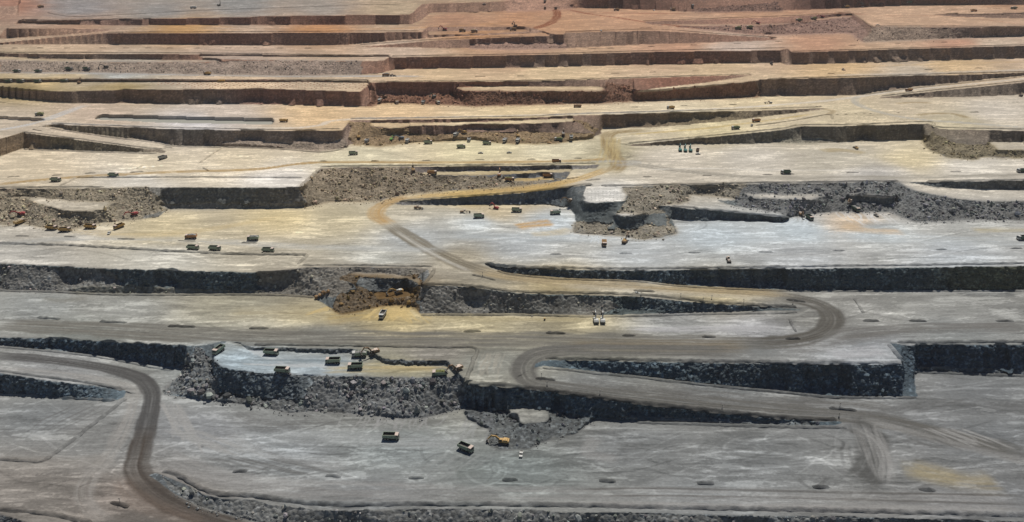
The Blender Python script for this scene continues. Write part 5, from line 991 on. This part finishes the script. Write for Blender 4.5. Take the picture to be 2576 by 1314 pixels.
def grader(c):
    P = [('frame', mesh_of(('gf', c), lambda: MB().bar((-1.0, 0, 1.6), (4.2, 0, 1.7), .5, .4, .6, .4).box(-4.4, -1.2, -.9, .9, 1.0, 2.0).mesh('frame', paint(c), .04)), None, []),
        ('cab', mesh_of(('gc', c), lambda: MB().box(-1.2, .5, -.85, .85, 1.5, 3.3, .1, .1).mesh('cab', paint('cream'))), None, [('window', mesh_of('gw', lambda: MB().box(.35, .46, -.7, .7, 2.2, 3.0).mesh('window', GLASS)))]),
        ('blade', mesh_of('gb', lambda: MB().bar((1.4, 0, .15), (1.75, 0, .95), 4.2, 4.2, .12, .12).mesh('blade', STEEL)), None, [])]
    wheels(P, (4.0, -1.9, -3.5), 1.1, .7, .5, 'g'); return P
def loader(c):
    P = [('rear_frame', mesh_of(('lr', c), lambda: MB().box(-3.6, -.3, -1.1, 1.1, 1.0, 2.3, .15, .1).mesh('rear_frame', paint(c), .06)), None, []), ('front_frame', mesh_of(('lf', c), lambda: MB().box(-.1, 2.3, -.7, .7, .9, 1.8).mesh('front_frame', paint(c))), None, []),
        ('cab', mesh_of(('lc', c), lambda: MB().box(-1.3, .4, -.8, .8, 2.0, 3.5, .12, .08).mesh('cab', paint('cream'))), None, [('window', mesh_of('lw', lambda: MB().box(.2, .42, -.65, .65, 2.4, 3.2).mesh('window', GLASS)))]),
        ('lift_arm', mesh_of(('la', c), lambda: MB().bar((1.2, .55, 2.0), (3.6, .55, .9), .3, .3, .5, .4).bar((1.2, -.55, 2.0), (3.6, -.55, .9), .3, .3, .5, .4).mesh('lift_arm', paint(c))), None, []),
        ('bucket', mesh_of('lb', lambda: MB().prism([(3.4, .1), (4.9, .1), (4.9, .2), (3.8, .5), (3.8, 1.3), (4.3, 1.6), (3.5, 1.5), (3.3, .6)], -1.6, 1.6).mesh('bucket', STEEL)), None, [])]
    wheels(P, (1.6, -2.3), 1.05, .85, .65, 'l'); return P
def rig(c, mast=9.0):
    P = [('track', mesh_of(('dt', s), lambda s=s: MB().prism([(-2.0, .3), (-1.7, .02), (1.7, .02), (2.0, .3), (1.7, .85), (-1.7, .85)], *sorted((s * .8, s * 1.3))).mesh('track', STEEL)), None, []) for s in (-1, 1)]
    P += [('deck', mesh_of(('dd', c), lambda: MB().box(-2.8, 1.6, -1.2, 1.2, .9, 2.3).box(-2.6, -.8, -1.0, 1.0, 2.3, 2.8).mesh('deck', paint(c), .06)), None, []), ('cab', mesh_of(('dc', c), lambda: MB().box(.2, 1.7, .2, 1.25, 1.2, 3.2, .1, .06).mesh('cab', paint('cream'))), None, [('window', mesh_of('dw', lambda: MB().box(1.6, 1.7, .35, 1.1, 2.1, 3.0).mesh('window', GLASS)))]),
        ('mast', mesh_of(('dm', c, mast), lambda: MB().box(2.0, 2.5, -.35, .35, .3, mast, .05, .05).mesh('mast', paint(c))), None, [('drill_rod', mesh_of(('dr', mast), lambda: MB().cyl((2.62, 0, mast / 2), .1, mast * .92, 'z', 8).mesh('drill_rod', STEEL)))]),
        ('mast_brace', mesh_of(('db', c), lambda: MB().bar((.6, -.2, 2.2), (2.1, -.2, 5.2), .25, .2).mesh('mast_brace', paint(c))), None, [])]
    return P
def crawler(c):
    P = [('track', mesh_of(('bt', s), lambda s=s: MB().prism([(-2.2, .3), (-1.9, .02), (1.7, .02), (2.1, .35), (2.0, .8), (-1.9, 1.15), (-2.2, .8)], *sorted((s * .9, s * 1.45))).mesh('track', STEEL)), None, []) for s in (-1, 1)]
    P += [('hood', mesh_of(('bh', c), lambda: MB().box(-.2, 2.3, -.75, .75, .8, 2.1, .06, .06).box(-2.0, -.2, -.95, .95, .8, 1.9).mesh('hood', paint(c), .05)), None, []), ('cab', mesh_of(('bc', c), lambda: MB().box(-1.5, .1, -.85, .85, 1.9, 3.2, .1, .08).mesh('cab', paint(c))), None, [('window', mesh_of('bw', lambda: MB().box(-.05, .06, -.65, .65, 2.2, 3.0).mesh('window', GLASS)))]),
        ('blade', mesh_of(('bb', c), lambda: MB().prism([(2.9, .05), (3.1, .05), (3.0, .7), (3.15, 1.5), (2.95, 1.5), (2.8, .7)], -2.0, 2.0).mesh('blade', paint(c))), None, [('push_arm', mesh_of('bp', lambda: MB().box(.3, 2.9, 1.5, 1.7, .4, .65).box(.3, 2.9, -1.7, -1.5, .4, .65).mesh('push_arm', STEEL)))]), ('ripper', mesh_of('br', lambda: MB().prism([(-3.0, .1), (-2.2, .9), (-2.2, 1.3), (-3.1, 1.2)], -.5, .5).mesh('ripper', STEEL)), None, [])]
    return P
BUILD = {'truck': truck, 'tanker': tanker, 'digger': digger, 'pickup': pickup, 'grader': grader, 'loader': loader, 'rig': rig, 'dozer': crawler}
NAME = {'truck': 'dump_truck', 'tanker': 'water_truck', 'digger': 'excavator', 'pickup': 'pickup_truck', 'grader': 'motor_grader', 'loader': 'wheel_loader', 'rig': 'drill_rig', 'dozer': 'bulldozer'}
CATG = {'truck': 'dump truck', 'tanker': 'water truck', 'digger': 'excavator', 'pickup': 'pickup truck', 'grader': 'grader', 'loader': 'wheel loader', 'rig': 'drill rig', 'dozer': 'bulldozer'}
HC = {'truck': 1.8, 'tanker': 1.8, 'digger': 1.8, 'pickup': .8, 'grader': 1.4, 'loader': 1.5, 'rig': 1.6, 'dozer': 1.3}
def place(kind, args, u, v, hd, label, group=None, scale=1.0):
    scale *= 1 + 0.2 * max(0.0, min(1.0, (220 - v) / 200.0))
    g = ground(u, v); d = (g - cam.location); ppm = FPX / (d.y * CP - d.z * SP); cosd = math.hypot(d.x, d.y) / d.length
    g = ground(u, v + HC[kind] * scale * cosd * ppm)
    root = bpy.data.objects.new(NAME[kind], None); col.objects.link(root); root.empty_display_size = 1.0
    root.location = g + Vector((0, 0, -.03)); root.rotation_euler = (0, 0, math.radians(hd)); root.scale = (scale,) * 3
    for nm, me, off, subs in BUILD[kind](*args):
        o = bpy.data.objects.new(nm, me); col.objects.link(o); o.parent = root
        if off: o.location = off
        for sn, sm in subs:
            c = bpy.data.objects.new(sn, sm); col.objects.link(c); c.parent = o
    tag(root, label, CATG[kind], group); return root
T, E_, PK = 'truck', 'digger', 'pickup'
gp = 'green trucks waiting on the loading platform'
VEH = [
 # front floor and loading platform
 (T, ('green',), 984, 1098, -2, 'pale green dump truck with empty bed driving on the open front floor'),
 (T, ('green',), 1172, 1126, -32, 'pale green dump truck with empty bed turning towards the yellow digger'),
 (E_, ('yellow', 2), 1264, 1108, 172, 'yellow excavator standing on the dark rubble mound of the front floor'),
 (PK, ('white',), 1311, 1142, -97, 'white pickup parked below the dark rubble mound'),
 (T, ('green',), 551, 880, -108, 'pale green dump truck coming down the short dusty ramp to the loading platform'),
 (T, ('green',), 683, 886, -4, 'pale green dump truck with empty bed on the blue-white platform close under the bank', gp),
 (T, ('green',), 711, 931, -4, 'pale green dump truck with empty bed at the rubble edge of the platform', gp),
 (T, ('green',), 838, 907, 182, 'green dump truck with empty bed mid-platform between two other trucks', gp),
 (T, ('green',), 894, 921, 182, 'green dump truck with empty bed beside the truck being loaded', gp),
 (T, ('green', 'white', 'grey'), 904, 891, 184, 'green dump truck with white cab being filled with grey boulders'),
 (E_, ('brown', 0, 'cream'), 940, 884, 208, 'brown and cream excavator loading the white-cabbed truck'),
 (T, ('green', None, 'olive'), 1106, 940, 182, 'green dump truck heaped with rock at the dead end of the platform'),
 (E_, ('brown', 0, 'cream'), 1150, 926, 222, 'brown and cream excavator loading the truck at the platform dead end'),
 # bench with the hairpin road
 (T, ('white',), 963, 791, -97, 'white dump truck with empty bed in front of the brown dig'),
 (E_, ('white', 1), 1499, 806, 92, 'white excavator parked next to its twin, boom raised over the slope', 'pair of white excavators'),
 (E_, ('white', 1), 1516, 806, 86, 'white excavator parked next to its twin, boom raised over the slope', 'pair of white excavators'),
 (E_, ('yellow', 2, 'white'), 1002, 733, 205, 'yellow and white excavator working inside the brown dig'),
 (PK, ('grey',), 1601, 738, -3, 'silver pickup driving down the hairpin ramp'),
 # wide blue-grey floor
 ('loader', ('cream',), 1832, 652, -95, 'cream wheel loader alone near the brink of the wide floor'),
 (T, ('orange', 'brown', 'brown'), 1520, 612, -93, 'orange and brown truck facing out from the central blast pile'),
 (E_, ('brown', 1, 'yellow'), 1572, 606, 62, 'brown and yellow excavator digging at the foot of the central blast pile'),
 (T, ('green',), 1205, 543, 8, 'green truck with empty bed nearest the small grader'),
 (T, ('green',), 1300, 528, -3, 'green truck with white cab roof near the small red digger'),
 (T, ('green', 'green', 'grey'), 1397, 534, 186, 'green truck heaped with grey rock leaving the cream-roofed digger'),
 (E_, ('brown', 2, 'cream'), 1434, 504, 186, 'brown excavator with cream roof working under the yellow ramp'),
 (E_, ('red', 1), 1247, 522, 150, 'small orange-red excavator at the foot of the yellow ramp', None, .8),
 ('grader', ('brown',), 1170, 532, 5, 'brown grader levelling the tan patch below the yellow ramp'),
 ('loader', ('brown',), 1052, 522, -8, 'brown wheel loader at the inner end of the yellow ramp wall'),
 (T, ('orange', 'orange', 'grey'), 481, 595, 183, 'orange truck heaped with rock on the truck lane'),
 (T, ('green', 'dark_green', 'grey'), 637, 599, 182, 'green truck heaped with grey rock on the truck lane'),
 (T, ('green',), 486, 622, -2, 'green empty truck in the file of three along the ridge', 'three green trucks in file'),
 (T, ('green',), 541, 624, -2, 'green empty truck in the file of three along the ridge', 'three green trucks in file'),
 (T, ('green',), 675, 629, -1, 'green empty truck in the file of three along the ridge', 'three green trucks in file'),
 (T, ('yellow', 'yellow', 'tan'), 50, 559, 75, 'yellow truck backed up under the red digger in the bay'),
 (T, ('yellow',), 131, 573, -4, 'yellow empty truck waiting below the blast pile with the red diggers', 'yellow trucks waiting below the red diggers'),
 (T, ('yellow',), 164, 578, 8, 'yellow empty truck waiting below the blast pile with the red diggers', 'yellow trucks waiting below the red diggers'),
 (T, ('yellow',), 228, 570, 2, 'yellow empty truck waiting below the blast pile with the red diggers', 'yellow trucks waiting below the red diggers'),
 (T, ('yellow',), 300, 569, -118, 'yellow empty truck swung round beside the red digger'),
 (PK, ('white',), 275, 586, -80, 'white pickup standing among the yellow trucks'),
 (E_, ('red', 2), 52, 538, 200, 'red excavator in the shaded bay of the rubble'),
 (E_, ('red', 2), 337, 538, 220, 'red excavator at the bright end of the rubble'),
 (E_, ('brown', 0, 'cream'), 2015, 538, -95, 'brown excavator with cream roof in the dark notch beside the sloping ledge'),
 (T, ('dark_green',), 2036, 547, -80, 'dark green truck beside the cream-roofed excavator in the dark notch'),
 (E_, ('brown', 0, 'cream'), 2137, 506, 240, 'brown excavator high in the deepest bay of the long blast pile'),
 (T, ('dark_green', 'dark_green', 'grey'), 2152, 524, -75, 'dark green truck below the deepest bay of the long blast pile'),
 ('loader', ('grey',), 2203, 541, -80, 'small grey loader at the foot of the long blast pile', None, .7),
 (T, ('dark_green', 'white'), 2572, 598, 182, 'dark green truck on the open grey-white lane'),
 # broad cream floor
 (T, ('green',), 141, 452, 3, 'green truck on the yellow track behind another green truck', 'green trucks on the yellow track'),
 (T, ('green',), 286, 440, -2, 'green truck leading on the yellow track', 'green trucks on the yellow track'),
 (T, ('grey',), 410, 396, 62, 'light grey truck at the foot of the pale ramp'),
 (T, ('green',), 889, 385, 10, 'pale green truck alone outside the loading area of the ochre dig'),
 (T, ('white',), 923, 353, -95, 'white truck beside the yellow digger at the end of the ochre dig'),
 (E_, ('yellow', 1), 903, 344, 95, 'yellow excavator at the end of the ochre dig'),
 (E_, ('lime', 2), 985, 350, 80, 'bright lime green excavator in the ochre dig', None, .85),
 (E_, ('steel_blue', 2), 1008, 346, 190, 'blue-grey excavator beside the lime green one'),
 (T, ('white', 'white', 'grey'), 1025, 354, -92, 'white truck next to the blue-grey excavator'),
 (T, ('green',), 1077, 358, 6, 'pale green truck driving out of the ochre dig', 'green trucks leaving the ochre dig'),
 (T, ('green',), 1160, 369, 10, 'pale green truck below the others leaving the ochre dig', 'green trucks leaving the ochre dig'),
 (T, ('white', 'white', 'grey'), 1147, 339, -110, 'white truck being loaded by the yellow excavator in the middle bay'),
 (E_, ('yellow', 0), 1166, 333, 215, 'yellow excavator in the middle bay of the ochre dig'),
 (T, ('white',), 1180, 352, -92, 'white truck reversing towards the middle bay'),
 (T, ('green',), 1225, 360, -3, 'pale green truck alone between the two pickups and the dig'),
 (T, ('white', 'white', 'grey'), 1270, 353, -105, 'white loaded truck beside the one under the tall-boomed digger'),
 (T, ('white', 'white', 'grey'), 1303, 355, -105, 'white loaded truck under the tall-boomed yellow digger'),
 (E_, ('yellow', 1), 1303, 342, 95, 'yellow excavator with tall raised boom beside the wheel-marked slope'),
 (T, ('dark_green', 'white', 'olive'), 1405, 348, 170, 'dark green loaded truck by the last bay'),
 (T, ('white',), 1437, 346, -92, 'white truck standing at the end of the ochre dig'),
 (E_, ('brown', 1, 'white'), 1417, 337, 85, 'brown and white excavator between the last two trucks of the ochre dig'),
 (PK, ('grey',), 1209, 385, 3, 'silver pickup standing below the ochre dig on the cream floor', 'silver pickups on the cream floor'),
 (PK, ('grey',), 1281, 384, 8, 'silver pickup standing below the ochre dig on the cream floor', 'silver pickups on the cream floor'),
 (T, ('orange', 'brown'), 1400, 406, 0, 'orange-brown truck on the haul track above the broad blast pile'),
 (E_, ('brown', 1, 'yellow'), 1040, 428, 100, 'brown excavator with raised boom on top of the broad blast pile'),
 (T, ('orange', 'brown', 'brown'), 1087, 434, 0, 'orange-brown truck loaded with earth beside the raised boom'),
 (E_, ('orange', 1, 'cream'), 1256, 440, 85, 'orange excavator with cream roof on the narrow ledge of the blast pile'),
 (T, ('orange', 'brown', 'olive'), 1282, 452, -2, 'orange-brown loaded truck on the lowest ledge under the orange excavator'),
 (T, ('orange', 'brown'), 1378, 442, 8, 'orange-brown empty truck entering the ledges of the blast pile'),
 (E_, ('teal', 1), 1711, 376, 84, 'teal excavator parked in the tight row of three', 'row of three teal excavators'),
 (E_, ('teal', 1), 1724, 377, 84, 'teal excavator parked in the tight row of three', 'row of three teal excavators'),
 (E_, ('teal', 1), 1737, 377, 84, 'teal excavator parked in the tight row of three', 'row of three teal excavators'),
 (T, ('brown',), 1755, 377, 70, 'dark brown truck parked beside the teal excavators', None, .8),
 (PK, ('white',), 1756, 387, 5, 'white car below the dark brown truck'),
 (T, ('dark_green', 'white'), 1976, 433, 181, 'dark green truck with white cab on the pale road beyond the teal excavators'),
 (T, ('dark_green', 'white'), 2570, 429, 181, 'dark green truck on the road above the descending grey road'),
 ('loader', ('yellow',), 2153, 371, 92, 'yellow wheel loader on its tan patch under the wall'),
 # tan floor
 (T, ('orange', 'orange', 'tan'), 1902, 303, 181, 'bright orange truck on the upper lane of the wide ramp'),
 (T, ('dark_green', 'white', 'olive'), 1850, 322, 182, 'dark green loaded truck on the divider of the wide ramp'),
 ('loader', ('grey',), 1891, 315, 70, 'small grey loader behind the dark green truck on the ramp', None, .8),
 ('tanker', ('yellow',), 714, 303, 0, 'yellow water truck at the end of the green sump'),
 (T, ('olive', 'white', 'olive'), 100, 288, 182, 'olive truck on the small sunken floor beside the road fork'),
 (T, ('cream', 'white', 'grey'), 956, 254, -100, 'cream truck in the shadowed corner of the red dig'),
 (E_, ('brown', 0), 968, 246, 230, 'dark brown excavator in the shadowed corner of the red dig'),
 (T, ('brown', 'cream', 'brown'), 998, 257, -70, 'brown truck leaving the shadowed corner of the red dig'),
 (T, ('grey', 'white'), 1065, 257, -95, 'grey truck backed up to the red dig'),
 (E_, ('dark_green', 1, 'white'), 1091, 244, 240, 'dark green excavator with white roof in the red dig'),
 (T, ('cream', 'white', 'tan'), 1102, 257, -70, 'cream truck loaded under the dark green excavator'),
 ('tanker', ('brown',), 1453, 267, 184, 'brown water truck on the tan road below the red-brown blast pile'),
 (T, ('yellow', 'white', 'tan'), 1687, 271, 181, 'yellow loaded truck on the tan road'),
 ('grader', ('grey',), 1933, 258, 180, 'grey grader on the tan road'),
 (T, ('orange', 'orange', 'tan'), 2286, 226, 186, 'orange-brown truck climbing the high grey ramp'),
 ('rig', ('black', 7.0), 2567, 240, 100, 'black drill rig under the high grey ramp'),
]
for i, x in enumerate((43, 97)): VEH.append((T, ('dark_green', 'white'), x, 179, -3, 'dark green truck on the grey upper road of the truck queue', 'dark green trucks on the grey road'))
for i, (x, y) in enumerate(((174, 172), (218, 173))): VEH.append((T, ('dark_green', 'grey'), x, y, -4, 'dark green truck beside the grey blast pile', 'dark green trucks beside the grey blast pile'))
for i, (x, y) in enumerate(((23, 204), (53, 204), (96, 205), (163, 203))): VEH.append((T, ('dark_green', 'white'), x, y, -3, 'dark green truck queueing on the low tan strip', 'dark green trucks queueing on the tan strip'))
VEH += [
 (E_, ('brown', 1), 200, 207, 95, 'brown excavator with raised boom at the head of the truck queue'),
 (E_, ('black', 2), 266, 168, 190, 'black excavator in the shadow of the grey blast pile'),
 (T, ('yellow', 'brown', 'brown'), 522, 185, 170, 'yellow-brown truck on the grey road by the blast pile'),
 ('tanker', ('yellow',), 557, 204, 184, 'yellow water truck beside the drilled orange block'),
 (T, ('brown', 'brown', 'grey'), 971, 189, 181, 'brown truck coupled close to a loader below the notch'),
 ('loader', ('black',), 988, 190, -2, 'black wheel loader behind the brown truck below the notch'),
 (E_, ('black', 2), 1940, 159, -100, 'black excavator at the bright notch of the grey wall'),
 ('dozer', ('cream',), 2121, 175, -85, 'cream bulldozer on the orange-tan floor', None, .9),
 (E_, ('red', 0), 1118, 73, 170, 'dark red excavator on the red-brown ledge'),
 (T, ('brown', 'brown', 'brown'), 1163, 77, 0, 'brown truck on the red-brown ledge', 'brown trucks on the red-brown ledge'),
 (T, ('brown', 'brown', 'tan'), 1193, 79, 0, 'brown truck on the red-brown ledge', 'brown trucks on the red-brown ledge'),
 (E_, ('brown', 1), 1296, 64, 120, 'brown excavator standing above a truck at the end of the red-brown ledge'),
 (T, ('brown', 'cream', 'brown'), 1291, 74, 180, 'brown truck below the excavator at the end of the red-brown ledge'),
 (T, ('brown', 'brown', 'brown'), 1371, 3, -100, 'dark truck at the top of the red slope', 'dark trucks on the red slope'),
 (T, ('brown',), 1371, 21, 85, 'dark truck climbing the red slope', 'dark trucks on the red slope'),
 (T, ('brown',), 1398, 21, 75, 'dark truck on the brown curve of the red slope', 'dark trucks on the red slope'),
 (T, ('brown', 'cream', 'brown'), 1551, 25, 181, 'brown truck at the foot of the narrow red ramp'),
 (T, ('brown', 'cream', 'brown'), 1692, 24, 181, 'brown truck at the dark red bank'),
 (T, ('brown', 'white'), 1742, 14, -95, 'dark truck with white cab on the narrow top ramp'),
 (E_, ('red', 2), 1906, 58, 160, 'red excavator with white cab beside two olive trucks'),
 (T, ('olive', 'olive', 'olive'), 1857, 69, 180, 'olive truck near the red excavator', 'olive trucks near the red excavator'),
 (T, ('olive', 'olive', 'olive'), 1886, 69, 180, 'olive truck near the red excavator', 'olive trucks near the red excavator'),
 (T, ('olive', 'brown', 'olive'), 2010, 51, 181, 'olive truck alone on the rubble ledge'),
 (T, ('olive', 'brown', 'olive'), 2047, 47, 184, 'olive truck in front of the crimson excavator'),
 (E_, ('red', 2), 2068, 42, 185, 'crimson excavator on the rubble ledge'),
 (T, ('yellow', 'brown', 'brown'), 2129, 17, 182, 'yellow-brown truck beside the black digger'),
 (E_, ('black', 2), 2166, 9, 200, 'black digger in the dark hollow at the top'),
 (PK, ('white',), 2169, 18, -10, 'white pickup below the black digger'),
 (T, ('dark_green', 'grey', 'olive'), 2287, 6, 182, 'dark green truck on the topmost curving road'),
 (T, ('orange', 'orange', 'tan'), 2449, 27, -3, 'orange truck on the high pink floor'),
 (T, ('olive', 'olive', 'grey'), 2550, 21, 182, 'olive truck on the high pink floor'),
 (PK, ('white',), 2208, 63, -20, 'white pickup at the corner of the high brink'),
 (PK, ('white',), 1645, 26, -90, 'small white pickup facing out by the red bank'),
 (PK, ('white',), 1512, 77, -90, 'small white pickup on the brink of the red floor'),
 (T, ('brown', 'brown', 'brown'), 103, 17, 70, 'brown truck on the red road beside the grey plateau'),
 ('tanker', ('white',), 487, 19, 180, 'white tank truck on the grey plateau'),
 ('rig', ('black', 14.0), 551, 13, 10, 'black drill rig with tall mast on the grey plateau'),
 (PK, ('cream',), 1218, 10, 5, 'small dusty car at the corner of the plateau'),
]
for q in VEH: place(*q)
# ------------------------------------------------------------------ marker posts on the berms
POSTS = [(1768.0, 761, 'near the tip of the hairpin ramp'), (1712, 750, 'where the hairpin ramp wall is darkest'), (1612, 747, 'below the silver pickup'), (1790, 755, 'by the narrow end of the hairpin wall'), (1870, 765, 'on the last stretch of the hairpin ramp'), (1994, 768, 'at the hairpin turn'),
 (1509, 995, 'on the outer ridge of the long lower ramp'), (1816, 1032, 'halfway down the long lower ramp'), (2110, 1052, 'at the bottom of the long lower ramp'), (2112, 1028, 'on the heap at the bottom of the long lower ramp'), (1362, 953, 'on the heap at the lower hairpin turn'), (1376, 974, 'on the edge at the top of the lower ramp'), (303, 1270, 'on the heap in the dark road bend'), (1214, 697, 'on the slanting heap of the hairpin ramp')]
pm = MB().cyl((0, 0, 1.6), .09, 3.2, 'z', 8).mesh('pole', mat('post_paint', (.12, .12, .13), .6)); sgm = MB().box(-.3, .3, -.05, .05, 2.7, 3.3).mesh('marker_plate', mat('marker_plate', (.55, .5, .42), .5)); bsm = MB().cyl((0, 0, .25), .45, .7, 'z', 10, .35).mesh('base', mat('post_base', (.06, .065, .07), .8))
for (u, v, t) in POSTS:
    g = ground(u, v); r = bpy.data.objects.new('marker_post', None); col.objects.link(r); r.location = g + Vector((0, 0, .5))
    for nm, me in (('pole', pm), ('marker_plate', sgm), ('base', bsm)):
        o = bpy.data.objects.new(nm, me); col.objects.link(o); o.parent = r
    tag(r, 'thin dark marker post ' + t, 'marker post', 'marker posts along the ramps')
# a drum standing on the yellow dust
g = ground(1370, 806); dr = bpy.data.objects.new('barrel', None); col.objects.link(dr); dr.location = g
for nm, me in (('drum', MB().cyl((0, 0, .75), .62, 1.5, 'z', 16).mesh('drum', paint('black'))), ('lid', MB().cyl((0, 0, 1.54), .6, .1, 'z', 16).mesh('lid', paint('yellow')))):
    o = bpy.data.objects.new(nm, me); col.objects.link(o); o.parent = dr
tag(dr, 'black drum with yellow lid alone on the yellow dust', 'drum')
